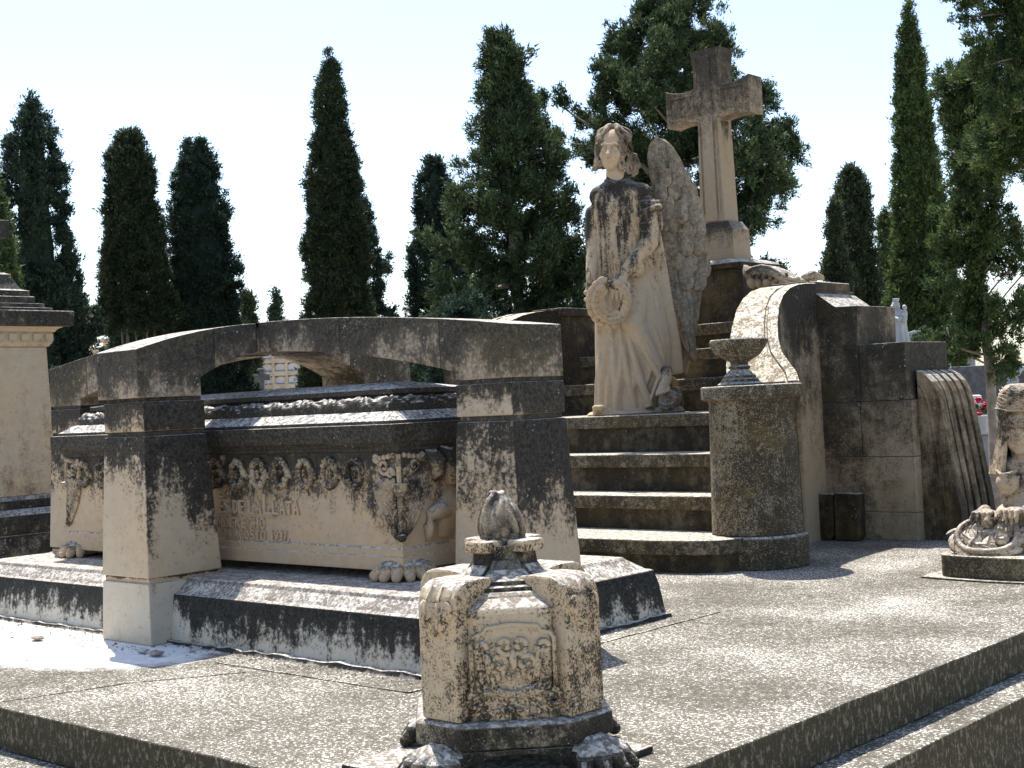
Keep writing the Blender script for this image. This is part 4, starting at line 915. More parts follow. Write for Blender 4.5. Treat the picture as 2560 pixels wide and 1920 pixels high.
for q in range(8):
    z = .225-.014*q; k = .5+.055*q; rr = float(np.interp(z, [.112,.17,.215,.243,.25], [.113,.108,.09,.06,.03]))
    MB(HS).tube([((rr+.001)*math.cos(a), .02+(rr*1.09+.002)*math.sin(a), z+.010*math.sin(a*6+q)) for a in [R(190)+R(160)*i/18 for i in range(19)]], .0028, 6).build('cloth_fold', SPHX, hc, smooth=True)
# wreath on the base, tilted up towards the hands
WS = Matrix.Translation((-3.02,7.07,.225)) @ Matrix.Rotation(R(10),4,'Z') @ Matrix.Rotation(R(40),4,'X')
wv = MB(WS); wv.tube([(.155*math.cos(a),.125*math.sin(a),.008*math.sin(a*3)) for a in [2*math.pi*i/40 for i in range(41)]], .017, 10)
wv.tube([(.150*math.cos(a),.120*math.sin(a),-.022) for a in [2*math.pi*i/40 for i in range(41)]], .014, 8); wv.ell((0,0,-.05),(.145,.115,.03),20,6)
wo_ = wv.build('wreath', CARV, t, smooth=True)
wl2 = leafmesh('wreath_leaf', CARV, .10, .036, .014, tip=.5, n=6)
for i in range(34):
    a = random.uniform(0, 6.28); r_ = .11*math.sqrt(random.random()); M = WS @ Matrix.Translation((r_*math.cos(a)*1.15, r_*math.sin(a)*.9, -.012+.022*random.random())) @ Matrix.Rotation(random.uniform(0,6.28),4,'Z') @ Matrix.Rotation(R(-84-random.uniform(0,12)),4,'X') @ Matrix.Translation((0,0,.05)) @ Matrix.Scale(random.uniform(.75,1.1),4)
    place(wl2, 'wreath_leaf', wo_, M)
for i in range(16):
    a = R(160)+R(230)*i/15; M = WS @ Matrix.Translation((.168*math.cos(a), .138*math.sin(a), -.012)) @ Matrix.Rotation(a+R(180)+R(random.uniform(-40,40)),4,'Z') @ Matrix.Rotation(R(-80),4,'X') @ Matrix.Scale(.8,4)
    place(wl2, 'wreath_leaf', wo_, M)
for s_, hx in ((-1,-3.055),(1,-2.905)):
    g = MB(); yb, zb = 7.17, .330+(.004 if s_ < 0 else .018)
    g.capsule((X+s_*.185,7.12+.02,.30),(hx+s_*.02,yb+.02,zb+.01),.034,.034,12); g.ell((hx,yb-.01,zb),(.052,.045,.024),14,8)
    for i in range(4):
        fx = hx+(-.045+.029*i); L_ = (.030,.038,.036,.028)[i if s_ > 0 else 3-i]
        p0, p1 = Vector((fx*.9+hx*.1,yb-.035,zb+.008)), Vector((fx,yb-.072,zb+.002)); p2 = p1+Vector((0,-.014,-L_)); p3 = p2+Vector((0,.0,-L_*.75))
        g.capsule(p0,p1,.0135,.0135,9); g.capsule(p1,p2,.0132,.0122,9); g.capsule(p2,p3,.012,.0095,9); g.ell(p1,(.0145,.0145,.0145),8,6)
    g.capsule((hx-s_*.04,yb,zb),(hx-s_*.068,yb-.045,zb-.02),.015,.012,9)
    remeshed(g, 'hand', SPHX, bust, .0042, 1)
# ------------------------------------------------------------------ monument pillar at the left edge
PX, PY = -9.2, 5.02
t = thing('monument_pillar', 'tall smooth pale stone pillar with a heavy dentil cornice at the left edge', 'pillar', (-9.05,4.78,-.163))
cxm, cym = -9.08, 4.66
def rr(d, z): return [(cxm-.27-d,cym-.27-d,z),(cxm+.27+d,cym-.27-d,z),(cxm+.27+d,cym+.27+d,z),(cxm-.27-d,cym+.27+d,z)]
MB().loft([rr(.12,-.16),rr(.12,.30),rr(.13,.32)]).build('pillar_base', MONUD, t, bevel=.01)
MB().loft([rr(.115,.321),rr(.13,.36),rr(.14,.41),rr(.13,.45),rr(.10,.48),rr(.06,.49)]).build('base_moulding', MONUD, t, smooth=50)
MB().loft([rr(.055,.491),rr(.055,.545),rr(.03,.575)]).build('base_step', MONUD, t, bevel=.006)
sh_ = MB().loft([rr(.025,.576),rr(0,1.60)]).build('shaft', MONU, t, bevel=.006)
co_ = MB().loft([rr(.001,1.601),rr(.015,1.605),rr(.02,1.618),rr(.03,1.628),rr(.03,1.70),rr(.045,1.705),rr(.06,1.725),rr(.085,1.735),rr(.085,1.74)]).build('cornice', MONU, t, bevel=.003)
for k in range(7):
    q = -.27+.09*k; MB().box(cxm+.2985, cxm+.318, cym+q-.028, cym+q+.028, 1.640, 1.690).build('dentil', MONU, co_); MB().box(cxm+q-.028, cxm+q+.028, cym-.318, cym-.2985, 1.640, 1.690).build('dentil', MONU, co_)
MB().loft([rr(.14,1.741),rr(.145,1.835),rr(.14,1.845)]).build('cap_slab', MONUD, t, bevel=.005)
cap = MB().loft([rr(.04,1.846),rr(.04,1.872),rr(.0,1.876),rr(.0,1.905),rr(-.045,1.908),rr(-.045,1.955),rr(-.07,1.96),rr(-.07,2.0),rr(-.11,2.01),rr(-.14,2.06),rr(-.16,2.12),rr(-.19,2.135)]).build('cap_steps', MONUD, t, bevel=.004)
m_ = MB(); m_.box(cxm-.07,cxm+.07,cym-.05,cym+.05,2.136,2.62); m_.box(cxm-.24,cxm+.24,cym-.05,cym+.05,2.36,2.48); m_.build('finial_cross', MONUD, t, bevel=.006)

# ------------------------------------------------------------------ graves and small things at the right
def atd(u, v, d):        # a point d metres ahead, measured on the photograph (2560 px wide)
    a, b = (u-1280)/3410*d, (v-960)/3410*d
    return Vector((a*rt[0]+b*dn[0]+d*fw[0], a*rt[1]+b*dn[1]+d*fw[1], 1.05+a*rt[2]+b*dn[2]+d*fw[2]))
YA = R(37)
# white Madonna
p = atd(2249, 858, 12); t = thing('madonna_statue', 'small white statue of a robed woman holding a child behind the stepped wall', 'statue', (p.x,p.y,p.z), YA, local=True)
g = MB(); rs = []
for z, rx, ry in ((0,.085,.075),(.03,.082,.072),(.10,.072,.062),(.18,.068,.056),(.23,.070,.055),(.262,.062,.05),(.285,.040,.036),(.30,.022,.022)):
    rs.append([((rx*(1+.10*math.cos(a*9)*(1-z/.3)))*math.cos(a), ry*math.sin(a)*(1+.10*math.cos(a*9)*(1-z/.3)), z) for a in [2*math.pi*i/60 for i in range(60)]])
g.loft(rs); g.ell((-.010,-.012,.338),(.027,.030,.036)); g.ell((-.014,.010,.328),(.038,.034,.055)); g.capsule((-.065,-.01,.235),(-.01,-.065,.205),.022,.018); g.capsule((.055,-.01,.235),(.01,-.06,.215),.02,.016)
g.tube([(-.045,.0,.335),(-.062,.01,.26),(-.080,.01,.15),(-.088,.0,.07)],[.014,.018,.018,.013],8)
remeshed(g, 'robed_figure', MARBLE, t, .004, 0)
g = MB(); g.ell((.050,-.040,.308),(.022,.022,.026)); g.capsule((.050,-.035,.265),(.035,-.05,.20),.026,.030); g.capsule((.05,-.06,.25),(.01,-.075,.25),.011,.009); remeshed(g, 'child', MARBLE, t, .004, 0)
MB().lathe([(.022,.368),(.026,.372),(.031,.392),(.026,.394),(.020,.380)], -.012, .0, 14).build('crown', MARBLE, t)
q_ = thing('statue_plinth', 'tall grey stone pedestal under the white Madonna', 'pedestal', (p.x,p.y,-.5), YA, local=True); MB().frust((-.16,.16,-.15,.15),(-.13,.13,-.12,.12),0,p.z+.499).build('plinth_block', MGREY, q_, bevel=.01)
# gabled grey stone tomb behind
p = atd(2304, 858, 15); t = thing('gabled_tomb', 'small grey stone tomb with a gabled lid behind the stepped wall', 'tomb', (p.x,p.y,-.5), R(14), local=True)
MB().box(-.25,.25,-.3,.3,0,p.z+.44).build('tomb_body', MGREY, t, bevel=.01)
MB().prism([(-.27,p.z+.441),(.27,p.z+.441),(.27,p.z+.57),(0,p.z+.635),(-.27,p.z+.57)],'y',-.33,.33).build('gable_lid', MGREY, t, bevel=.008)
p = atd(2372, 858, 26); t = thing('white_house_tomb', 'distant small white block tomb between the cypress and the near tree', 'tomb', (p.x,p.y,-.5), R(25), local=True)
MB().box(-.45,.45,-.5,.5,0,p.z+.55).build('tomb_body', MARBLE, t, bevel=.02); MB().box(-.3,.3,-.35,.35,p.z+.551,p.z+.95).build('tomb_top', MARBLE, t, bevel=.02); MB().box(-.52,.52,-.57,.57,p.z+.30,p.z+.36).build('tomb_ledge', MARBLE, t, bevel=.01)
# planter, flowers and vase on a marble grave
zg = -.5; d_ = 15.0
p = atd(2440, 1080, d_)
GR = Matrix.Translation((p.x,p.y,0))
t = thing('marble_grave', 'grey marble grave with a white stepped slab beside the fluted buttress', 'grave', (p.x,p.y,zg), R(20), local=True)
zt_ = p.z-zg
MB().box(-.35,1.9,.06,1.6,0,zt_-.04).build('grave_body', MGREY, t, bevel=.012); MB().box(-.3,2.0,.02,1.65,zt_-.038,zt_+.0).build('grave_ledge', MARBLE, t, bevel=.01)
MB().box(.2,2.0,.2,1.5,zt_+.001,zt_+.13).build('grave_slab', MGREY, t, bevel=.01); MB().box(.16,2.05,.16,1.54,zt_+.131,zt_+.17).build('slab_top', MARBLE, t, bevel=.01)
t = thing('stone_planter', 'pale square stone planter holding red flowers on the marble grave', 'planter', atd(2430,1085,d_-.1), R(20), local=True)
MB().frust((-.16,.16,-.15,.15),(-.18,.18,-.16,.16),0,.20).build('planter_box', MARBLE, t, bevel=.012); MB().frust((-.15,.15,-.13,.13),(-.15,.15,-.13,.13),.2005,.206).build('soil', BARK, t)
t = thing('red_flowers', 'bunch of crimson red flowers in the pale square planter', 'flowers', atd(2430,1040,d_-.1), R(20), local=True)
pet = leafmesh('petal', REDP, .055, .030, .006, tip=.5, rib=False, n=4); lvs = leafmesh('leaf', GREENP, .09, .022, .006, tip=.5, n=4)
for k in range(13):
    bx, by, bz = random.uniform(-.20,.22), random.uniform(-.10,.10), random.uniform(.02,.17)
    bl = MB().ell((bx,by,bz),(.026,.026,.022),8,6).build('bloom', REDP, t, smooth=True)
    for q in range(7): place(pet, 'petal', bl, Matrix.Translation((bx,by,bz)) @ Matrix.Rotation(q*.9+k,4,'Z') @ Matrix.Rotation(R(-95-random.uniform(0,55)),4,'X'))
st = MB()
for k in range(13): st.tube([(random.uniform(-.12,.12),random.uniform(-.08,.08),.0),(random.uniform(-.2,.2),random.uniform(-.1,.1),.12)], .005, 5)
st = st.build('stems', GREENP, t)
for k in range(16): place(lvs, 'leaf', st, Matrix.Translation((random.uniform(-.18,.18),random.uniform(-.1,.05),random.uniform(0,.09))) @ Matrix.Rotation(random.uniform(0,6),4,'Z') @ Matrix.Rotation(R(-100-random.uniform(0,60)),4,'X'))
p = atd(2432,1025,d_+.9); t = thing('white_vase', 'white turned stone vase behind the red flowers', 'vase', p, local=True)
MB().lathe([(.05,-.16),(.07,-.12),(.085,-.05),(.10,.03),(.10,.07),(.075,.10),(.07,.125),(.10,.14),(.105,.165),(.08,.175)],0,0,24).build('vase_body', MARBLE, t, smooth=40)
MB().box(-.15,.15,-.15,.15,-1.3,-.161).build('vase_stand', MGREY, t)
p = atd(2460, 1140, 18); t = thing('dark_headstone', 'dark granite headstone with a carved oval wreath between pale pilasters', 'headstone', (p.x,p.y,-.5), R(25), local=True)
MB().box(-.55,.75,0,.25,0,1.75).build('headstone_slab', MDARK, t, bevel=.01)
for q in (.33, .72): MB().box(q,q+.14,-.06,.0-.002,0,1.85).build('pilaster', MGREY, t, bevel=.01)
MB().tube([(.56+.11*math.cos(a),-.03,1.45+.24*math.sin(a)) for a in [2*math.pi*i/28 for i in range(29)]], .03, 8).build('oval_wreath', MGREY, t, smooth=True)
MB().box(-.6,.9,-.15,.3,0,.45).build('headstone_base', MGREY, t, bevel=.01)
p = atd(2545, 1000, 20); t = thing('pale_headstone', 'pale grey pointed headstone at the far right behind the sphinx', 'headstone', (p.x,p.y,-.5), R(25), local=True)
MB().prism([(-.32,0),(.9,0),(.9,p.z+.55),(.3,p.z+1.0),(-.2,p.z+.9),(-.32,p.z+.82)],'y',0,.25).build('headstone_slab', MGREY, t, bevel=.01)
p = atd(2440, 1200, 13); t = thing('fallen_slab', 'low broken dark stone slab lying on the ground left of the sphinx', 'stone slab', (p.x,p.y,-.5), R(30), local=True)
MB().prism([(-.7,0),(.7,0),(.72,.26),(.3,.33),(-.1,.30),(-.68,.36)],'y',0,.5).build('slab_body', MDARK, t, bevel=.02)

# ------------------------------------------------------------------ buildings far behind
t0 = atd(640, 900, 62)
t = thing('niche_building', 'pale brick burial niche building seen through the arch', 'building', (t0.x,t0.y,-.5), R(38), local=True)
W2, Hb = 7.2, 5.25
MB().box(-W2,W2,.32,3,0,Hb).build('back_wall', BRICK, t)
pitch, rowh = .60, .58
for r_ in range(2,9):
    z0 = .02+rowh*r_; MB().box(-W2,W2,0,.318,z0-.20,z0).build('brick_course', BRICK, t, bevel=.01)
    for k in range(24):
        x = -W2+.1+pitch*k; 
        if abs(x) > 4.2: continue
        MB().box(x,x+.13,.002,.317,z0+.001,z0+rowh-.201).build('brick_pier', BRICK, t)
        n_ = MB(); n_.prism([(x+.14,z0+.002),(x+pitch-.01,z0+.002),(x+pitch-.01,z0+.26)]+[(x+.14+(pitch-.15)*(.5+.5*math.cos(a)),z0+.26+.10*math.sin(a)) for a in [math.pi*i/8 for i in range(1,8)]]+[(x+.14,z0+.26)],'y',.16,.30)
        nn = n_.build('niche', NICHE, t); MB().box(x+.19,x+pitch-.02,.10,.17,z0+.003,z0+.05).build('niche_sill', MGREY, nn)
MB().box(-W2-.2,W2+.2,-.2,3.2,Hb+.001,Hb+.14).build('roof', ROOF, t)
p = atd(655, 944, 38); t = thing('grave_cross', 'dark stone cross with a capped head seen through the arch', 'cross', (p.x,p.y,-.5), R(40), local=True)
zc = p.z+.5; MB().frust((-.09,.09,-.08,.08),(-.065,.065,-.06,.06),0,zc-.09).build('cross_shaft', MDARK, t, bevel=.008); MB().box(-.23,.23,-.055,.055,zc-.089,zc+.09).build('cross_arm', MDARK, t, bevel=.01); MB().box(-.07,.07,-.054,.054,zc+.091,zc+.20).build('cross_head', MDARK, t, bevel=.008); MB().frust((-.13,.13,-.1,.1),(-.09,.09,-.07,.07),zc+.201,zc+.26).build('cross_cap', MDARK, t, bevel=.006)
p = atd(215, 860, 50); t = thing('brick_house', 'far brick building with a tiled roof behind the left cypresses', 'house', (p.x,p.y,-.5), R(42), local=True)
MB().box(-3.6,.62,.0,5,0,p.z+.35).build('wall', BRICK, t)
for k in range(9): MB().box(.10,.63,-.06,-.002,p.z-1.5+.21*k,p.z-1.36+.21*k).build('brick_band', BRICK, t)
MB().prism([(-4.0,p.z+1.15),(1.6,p.z+1.1),(1.6,p.z+1.55),(-1.4,p.z+2.2),(-4.0,p.z+1.75)],'y',-.4,5.4).build('roof', ROOF, t)

# ------------------------------------------------------------------ litter on the lime patch
for i, (x, y, lab) in enumerate(((-6.25,3.385,'dry brown leaf scrap lying on the white patch'),(-5.42,3.44,'pale stone chip in the shade at the foot of the left pier'),(-5.30,3.43,'small brown bark scrap beside the pale chip'))):
    g = MB(); g.ell((x,y,.012),(.05 if i != 1 else .035,.03,.010),8,5); g.v = [(a+.012*mnoise.noise(Vector((a*40,b_*40,i))), b_+.012*mnoise.noise(Vector((a*40,b_*40,i+9))), c+.012*abs(mnoise.noise(Vector((a*30,b_*30,i))))) for a,b_,c in g.v]
    o = g.build('stone_chip' if i == 1 else 'leaf_scrap', MARBLE if i == 1 else BARK); tag(o, lab, 'litter')

# loose grit and dry scraps gathered against the plinth and over the paving
g = MB(); rr_ = random.Random(11)
for k in range(420):
    if k < 260:
        x_ = rr_.uniform(-7.6,-3.8); y_ = 3.64-abs(rr_.gauss(0,.07))
        if -6.03 < x_ < -5.55: y_ -= .12
    else: x_, y_ = rr_.uniform(-6.5,-2.4), rr_.uniform(2.6,6.2)
    if k >= 260 and (y_ > 3.6 and x_ < -3.8 or abs(x_+2.75) < .45 and abs(y_-2.95) < .45): continue
    s_ = rr_.uniform(.003,.008)*(1.6 if rr_.random() < .1 else 1); q = rr_.uniform(0,6)
    g.add([(x_+s_*math.cos(q),y_+s_*math.sin(q),.001),(x_+s_*math.cos(q+2.2),y_+s_*math.sin(q+2.2),.001),(x_+s_*math.cos(q+4.1),y_+s_*math.sin(q+4.1),.001),(x_,y_,.002+s_*.7)],[(0,1,3),(1,2,3),(2,0,3)])
o = g.build('grit', BARK); o['kind'] = 'stuff'; tag(o, 'loose grit and dry crumbs scattered over the stone paving', 'grit')
# ------------------------------------------------------------------ trees
def mesh_np(name, V, F, mat, parent, nv=3):
    me = bpy.data.meshes.new(name); n = len(V); m = len(F)
    me.vertices.add(n); me.vertices.foreach_set('co', np.asarray(V, dtype=np.float32).ravel())
    me.loops.add(m*nv); me.loops.foreach_set('vertex_index', np.asarray(F, dtype=np.int32).ravel())
    me.polygons.add(m); me.polygons.foreach_set('loop_start', np.arange(0, m*nv, nv, dtype=np.int32))
    me.update(calc_edges=True); me.materials.append(mat)
    o = bpy.data.objects.new(name, me); COL.objects.link(o); o.parent = parent; return o
def sprays(C, D, L, Wd, per, spread, seed, curl=.25, up=.0):
    """C clump centres, D clump directions; per leaf-quads in each clump"""
    r = np.random.default_rng(seed); n = len(C)*per
    c = np.repeat(C, per, 0); d = np.repeat(D, per, 0); s_ = np.repeat(np.broadcast_to(L, (len(C),)), per)
    v = d+r.normal(0, spread, (n,3)); v[:,2] += up; v /= np.linalg.norm(v, axis=1)[:,None]
    st = c+r.normal(0, 1, (n,3))*(s_*.62)[:,None]
    ln = (s_*r.uniform(.55,1.15,n))[:,None]; q = np.cross(v, r.normal(0,1,(n,3))); q /= np.linalg.norm(q, axis=1)[:,None]+1e-9
    wd = ln*Wd*r.uniform(.7,1.3,n)[:,None]; mid = st+v*ln*.5; tip = st+v*ln+np.array([0,0,1])*0
    V = np.stack([st+q*wd, tip, st-q*wd], 1).reshape(-1,3); F = np.arange(n*3).reshape(-1,3)
    return V, F
def lumpy(prof, H, seed, k=.62, nz=26, nt=20, z0=.03):
    """hidden dense heart of the crown, bumpy like the crown itself"""
    V = []
    for i in range(nz+1):
        u = z0+(.97-z0)*i/nz
        for j in range(nt):
            a = 2*math.pi*j/nt; rr = prof(u)*k*(1+.38*mnoise.noise(Vector((math.cos(a)*1.6,math.sin(a)*1.6,u*H*1.1+seed*7.3))))
            V.append((rr*math.cos(a), rr*math.sin(a), u*H))
    F = [f for i in range(nz) for j in range(nt) for f in ((i*nt+j, i*nt+(j+1)%nt, (i+1)*nt+(j+1)%nt), (i*nt+j, (i+1)*nt+(j+1)%nt, (i+1)*nt+j))]
    return V, F
def trunk_part(t, H, r, lean=0, n=1):
    m_ = MB()
    for q in range(n):
        a = 2*math.pi*q/n; pts = [(r*1.6*math.cos(a)*(n>1)*(1+1.6*u)+.03*math.sin(u*7+q), r*1.6*math.sin(a)*(n>1)*(1+1.6*u)+.03*math.cos(u*6+q), H*u) for u in [i/10 for i in range(11)]]
        m_.tube(pts, [(r if n == 1 else r*.45)*(1-.82*i/10)+.006 for i in range(11)], 9)
    return m_.build('trunk', BARK, t, smooth=True)
def cypress(name, label, x, y, H, prof, mat, seed, nclump, per=104, leaf=.078, wd=.20, spread=.80, trunks=1, base=.02, zg=-.5, core=.62, bump=.20, group='cypresses behind the tombs'):
    t = thing(name, label, 'tree', (x,y,zg), group=group, local=True); r = np.random.default_rng(seed)
    trunk_part(t, H*(.9 if trunks == 1 else .48), (.06+.012*H)*(1 if trunks == 1 else .55), n=trunks)
    u = r.random(nclump*4); pr = np.array([prof(q) for q in u]); keep = r.random(nclump*4) < pr/pr.max(); u = u[keep][:nclump]; pr = pr[keep][:nclump]; u = base+u*(1-base); pr = np.array([prof(q) for q in u])
    th = r.uniform(0, 2*math.pi, len(u)); lump = np.array([mnoise.noise(Vector((math.cos(a)*1.7,math.sin(a)*1.7,q*H*1.15+seed*7.3))) for a, q in zip(th, u)])
    lump2 = np.array([mnoise.noise(Vector((math.cos(a)*4,math.sin(a)*4,q*H*2.6+seed*3.1))) for a, q in zip(th, u)])
    rad = pr*(.66+.34*np.sqrt(r.random(len(u))))*(1+bump*2.1*lump+bump*1.2*lump2)
    C = np.stack([rad*np.cos(th), rad*np.sin(th), u*H], 1); D = np.stack([np.cos(th)*.55, np.sin(th)*.55, np.full(len(u), .85)], 1)
    V, F = sprays(C, D, leaf*(.7+.5*r.random(len(u))), wd, per, spread, seed)
    V2, F2 = lumpy(prof, H, seed, core, z0=max(.03, base))
    o = mesh_np('crown', np.vstack([V, np.array(V2)]), np.vstack([F, np.array(F2)+len(V)]), mat, t)
    return t
def conifer(name, label, x, y, H, limbs, mat, seed, per=30, leaf=.115, wd=.18, zg=-.5, group='loose branching cypresses', tr=.13, up=.35, tuft=15):
    """open tree: limbs = list of (height, azimuth, length, rise, thickness)"""
    t = thing(name, label, 'tree', (x,y,zg), group=group, local=True); r = np.random.default_rng(seed)
    m_ = MB(); m_.tube([(.05*math.sin(q*5), .05*math.cos(q*4), H*q*.97) for q in [i/12 for i in range(13)]], [tr*(1-.9*i/12)+.01 for i in range(13)], 10); trk = m_.build('trunk', BARK, t, smooth=True)
    lm = MB(); Cs, Ds, Ls = [], [], []
    for (h, az, L, rise, th) in limbs:
        a = R(az); p0 = Vector((0,0,h)); pts = []
        for i in range(9):
            q = i/8; pts.append(p0+Vector((math.cos(a)*L*q+.10*L*math.sin(q*5+h), math.sin(a)*L*q+.10*L*math.cos(q*4+h), rise*L*q**1.5)))
        lm.tube(pts, [max(.008, .03*L*(1-q/9.)) for q in range(9)], 6)
        for k in range(int(5.5*L)+(3 if L > .15 else 7)):                      # foliage sits in separate upturned tufts along the limb
            q = min(1, .22+.80*r.random()**.75); i = min(7, int(q*8)); p = np.array(pts[i].lerp(pts[i+1], min(1, q*8-i)))
            c = p+r.normal(0,1,3)*np.array([.15,.15,.09])*(.4+.45*L); sz = th*r.uniform(.7,1.35)
            for k2 in range(int(tuft*sz)+3):
                o_ = r.normal(0,1,3)*np.array([.105,.105,.155])*sz; Cs.append(c+o_); Ds.append(np.array([math.cos(a)*.5,math.sin(a)*.5,.45])+o_*3.5); Ls.append(leaf*r.uniform(.7,1.25))
    lm.build('limb', BARK, trk, smooth=True)
    V, F = sprays(np.array(Cs), np.array(Ds), np.array(Ls), wd, per, .85, seed, up=up)
    mesh_np('crown', V, F, mat, t)
    return t
def P(pts): xs_, ys_ = zip(*pts); return lambda u: float(np.interp(u, xs_, ys_))
round_top = lambda w_: P([(0,w_*.80),(.06,w_*.95),(.25,w_),(.5,w_*.90),(.72,w_*.72),(.88,w_*.50),(.95,w_*.36),(1,w_*.14)])
spire = lambda w_: P([(0,w_*.85),(.1,w_),(.3,w_*.92),(.55,w_*.70),(.75,w_*.46),(.9,w_*.24),(1,w_*.03)])
blunt = lambda w_: P([(0,w_*.85),(.1,w_),(.4,w_*.92),(.65,w_*.74),(.85,w_*.55),(.95,w_*.36),(1,w_*.1)])
cypress('cypress_tree', 'sunlit olive green cypress cut off by the left picture edge', -13.25, 6.72, 4.25, blunt(.50), F_BRIGHT, 3, 1300, leaf=.058, per=120)
cypress('cypress_tree', 'tall dark ragged cypress behind the pale pillar at far left', -22.15, 12.28, 7.35, P([(0,.9),(.15,.95),(.4,.80),(.6,.62),(.8,.52),(.92,.36),(1,.06)]), F_DARK, 5, 1500, bump=.24, core=.45)
cypress('cypress_tree', 'slim dark cypress half hidden right of the far left cypress', -22.72, 13.1, 4.6, blunt(.42), F_DARK, 6, 500)
cypress('cypress_tree', 'cypress with many bare pale stems at its foot', -23.5, 15.1, 7.3, P([(0,.70),(.18,.86),(.3,.88),(.45,.78),(.6,.62),(.8,.46),(.93,.36),(1,.15)]), F_OLIVE, 8, 1400, trunks=10, base=.45, core=.30)
cypress('cypress_tree', 'dense rounded dark green cypress right of the many stemmed one', -23.4, 16.6, 7.25, P([(0,.90),(.2,.94),(.4,.86),(.6,.72),(.8,.56),(.92,.38),(1,.16)]), F_DARK, 10, 1700, core=.72)
cypress('cypress_tree', 'smallest faint cypress tip just right of the rounded dark cypress', -48.6, 36.9, 7.2, blunt(.36), F_OLIVE, 12, 260, leaf=.18)
cypress('cypress_tree', 'tiny far cypress standing alone in the gap above the arch', -59.6, 47.1, 8.3, P([(0,.40),(.5,.36),(.8,.27),(.95,.14),(1,.04)]), F_DARK, 13, 240, leaf=.20)
cypress('cypress_tree', 'tall pointed cypress spire above the middle of the arch', -20.5, 17.8, 8.75, P([(0,.68),(.12,.72),(.3,.66),(.5,.56),(.65,.46),(.8,.33),(.92,.20),(1,.03)]), F_OLIVE, 15, 1900, core=.48)
cypress('cypress_tree', 'broad cypress standing behind the pointed spire', -22.6, 19.9, 7.3, P([(0,1.35),(.1,1.32),(.3,1.12),(.5,.95),(.7,.72),(.85,.5),(1,.12)]), F_DARK, 16, 1500, bump=.24, core=.45)
cypress('cypress_tree', 'dark cypress close left of the loose green conifer', -19.75, 19.85, 6.7, P([(0,.95),(.15,.92),(.4,.75),(.6,.60),(.8,.46),(.93,.3),(1,.08)]), F_DARK, 18, 1500, core=.48)
cypress('cypress_tree', 'blunt cypress right of the cross pedestal', -15.3, 29.2, 6.7, P([(0,.62),(.3,.62),(.6,.5),(.85,.4),(.95,.28),(1,.1)]), F_OLIVE, 20, 1000, leaf=.095)
cypress('cypress_tree', 'thin leaning dead topped cypress left of the blunt one', -14.65, 27.1, 5.6, P([(0,.4),(.5,.30),(.8,.2),(1,.05)]), F_OLIVE, 21, 420, leaf=.09)
cypress('cypress_tree', 'very tall narrow cypress spire at the right', -11.05, 23.6, 8.55, P([(0,.66),(.1,.68),(.3,.60),(.5,.46),(.7,.34),(.88,.20),(1,.02)]), F_BRIGHT, 23, 2000, leaf=.075, bump=.10, core=.70)
cypress('cypress_tree', 'short cypress peeping out left of the tall narrow spire', -15.6, 31.6, 6.0, blunt(.45), F_BRIGHT, 24, 420, leaf=.10)
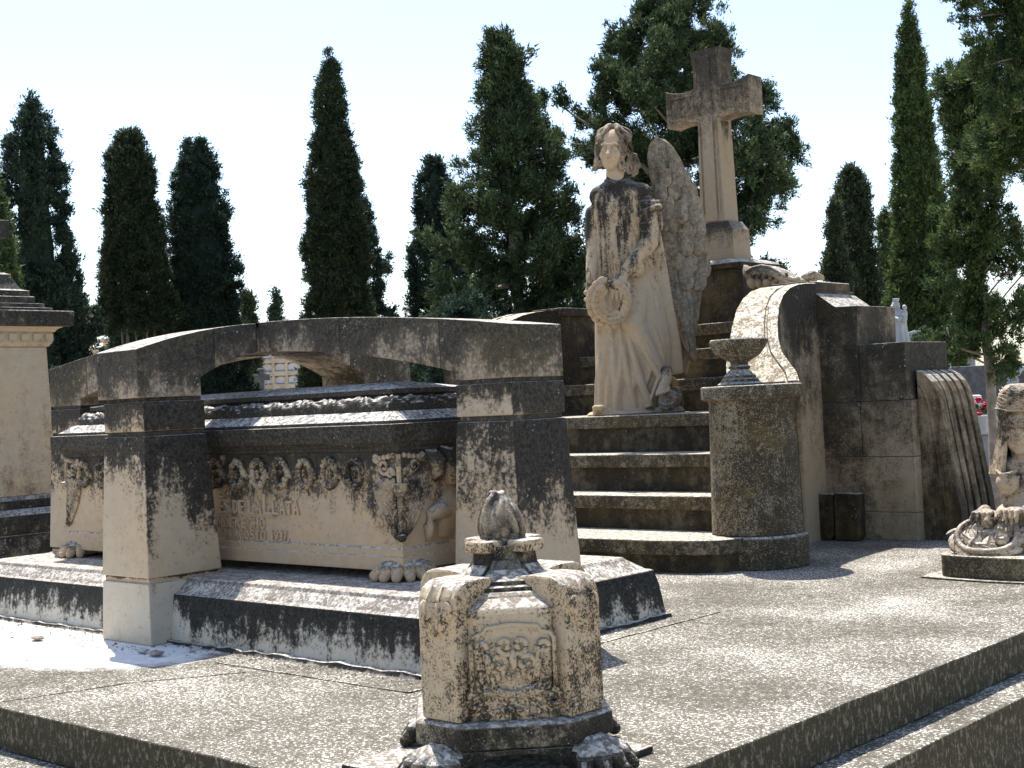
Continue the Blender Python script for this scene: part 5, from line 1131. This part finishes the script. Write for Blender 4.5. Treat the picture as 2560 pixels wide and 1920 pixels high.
# low shrubs showing under and beside the arches
for i, (u, v, d, H_, w_, m, lab) in enumerate(((500,960,30,3.3,.85,F_DARK,'dark round shrub seen through the left part of the arch'),(850,940,30,3.3,.9,F_DARK,'dark shrub seen through the arch right of the niche building'),(1090,930,20,2.9,.9,F_CEDAR,'bright green bush seen through the right part of the arch'),(178,900,26,3.3,.45,F_OLIVE,'low olive shrub between the left pillar and the arch'),(335,880,31,4.1,1.0,F_DARK,'dark shrub behind the many bare stems'),(130,900,20,2.3,.4,F_DARK,'dark low shrub right behind the left pillar'),(2290,905,13.2,.45,.3,F_CEDAR,'small green sprig in front of the gabled tomb'),(1160,860,19,3.1,.9,F_DARK,'dark bush behind the right end of the arch'),(1290,840,17,2.4,.8,F_DARK,'dark bush behind the left cheek wall'))):
    p = atd(u, v, d); cypress('shrub', lab, p.x, p.y, H_, P([(0,w_*.8),(.4,w_),(.75,w_*.75),(1,w_*.2)]), m, 40+i, 520 if H_ > 1 else 60, leaf=.085 if H_ > 1 else .05, spread=.8, core=.7 if H_ > 1 else .2, group='low shrubs beyond the tombs', zg=-.5 if H_ > 1 else 1.1)
rs_ = np.random.default_rng(5)
def whorl(H, h0, n, Lmax, top=.25, rise=(.05,.5), th=.8, prof=None, az0=0):
    out = []
    for i in range(n):
        u = h0+(1-h0)*i/n; L = (prof(u) if prof else Lmax*(1-u)**.7+top)*rs_.uniform(.62,1.22)
        out.append((H*u, (az0+i*137.5+rs_.uniform(-25,25)) % 360, L, rs_.uniform(*rise), th*rs_.uniform(.8,1.2)))
    return out+[(H*.80, 40, .10, H*1.7, .50), (H*.86, 200, .12, H*.9, .5), (H*.9, 90, .06, H*1.5, .45)]
conifer('conifer_tree', 'big loose green conifer with spreading branches left of the angel', -14.60, 16.43, 7.4, whorl(7.4, .10, 42, 1.5, prof=P([(0,1.75),(.25,1.80),(.42,1.40),(.58,1.02),(.72,.74),(.86,.42),(1,.08)]), rise=(.02,.30), th=.84), F_CEDAR, 31, per=84, leaf=.076, tuft=10)
conifer('conifer_tree', 'loose conifer with ragged open branches behind the cross', -13.75, 19.8, 9.3, whorl(9.3, .12, 58, 1.9, prof=P([(0,2.5),(.3,2.5),(.5,2.0),(.62,1.75),(.74,1.45),(.85,.8),(1,.25)]), rise=(-.05,.75), th=.82), F_CEDAR, 33, per=84, leaf=.080, tuft=9)
conifer('conifer_tree', 'near loose cypress with bright tips at the right edge', -5.34, 12.64, 4.5, whorl(4.5, .36, 34, .8, prof=P([(0,.5),(.36,.50),(.55,.42),(.7,.28),(.85,.18),(1,.06)]), rise=(.1,1.3), th=.52), F_BRIGHT, 35, per=100, leaf=.044, tuft=10, tr=.05)
conifer('conifer_tree', 'overhanging dark cypress in the upper right corner', -4.20, 11.34, 6.4, whorl(6.4, .50, 46, .9, prof=P([(0,.4),(.50,.36),(.6,.46),(.68,.56),(.78,.66),(.9,.62),(1,.5)]), rise=(-.5,.4), th=.58), F_BRIGHT, 37, per=100, leaf=.042, tuft=12, tr=.06)
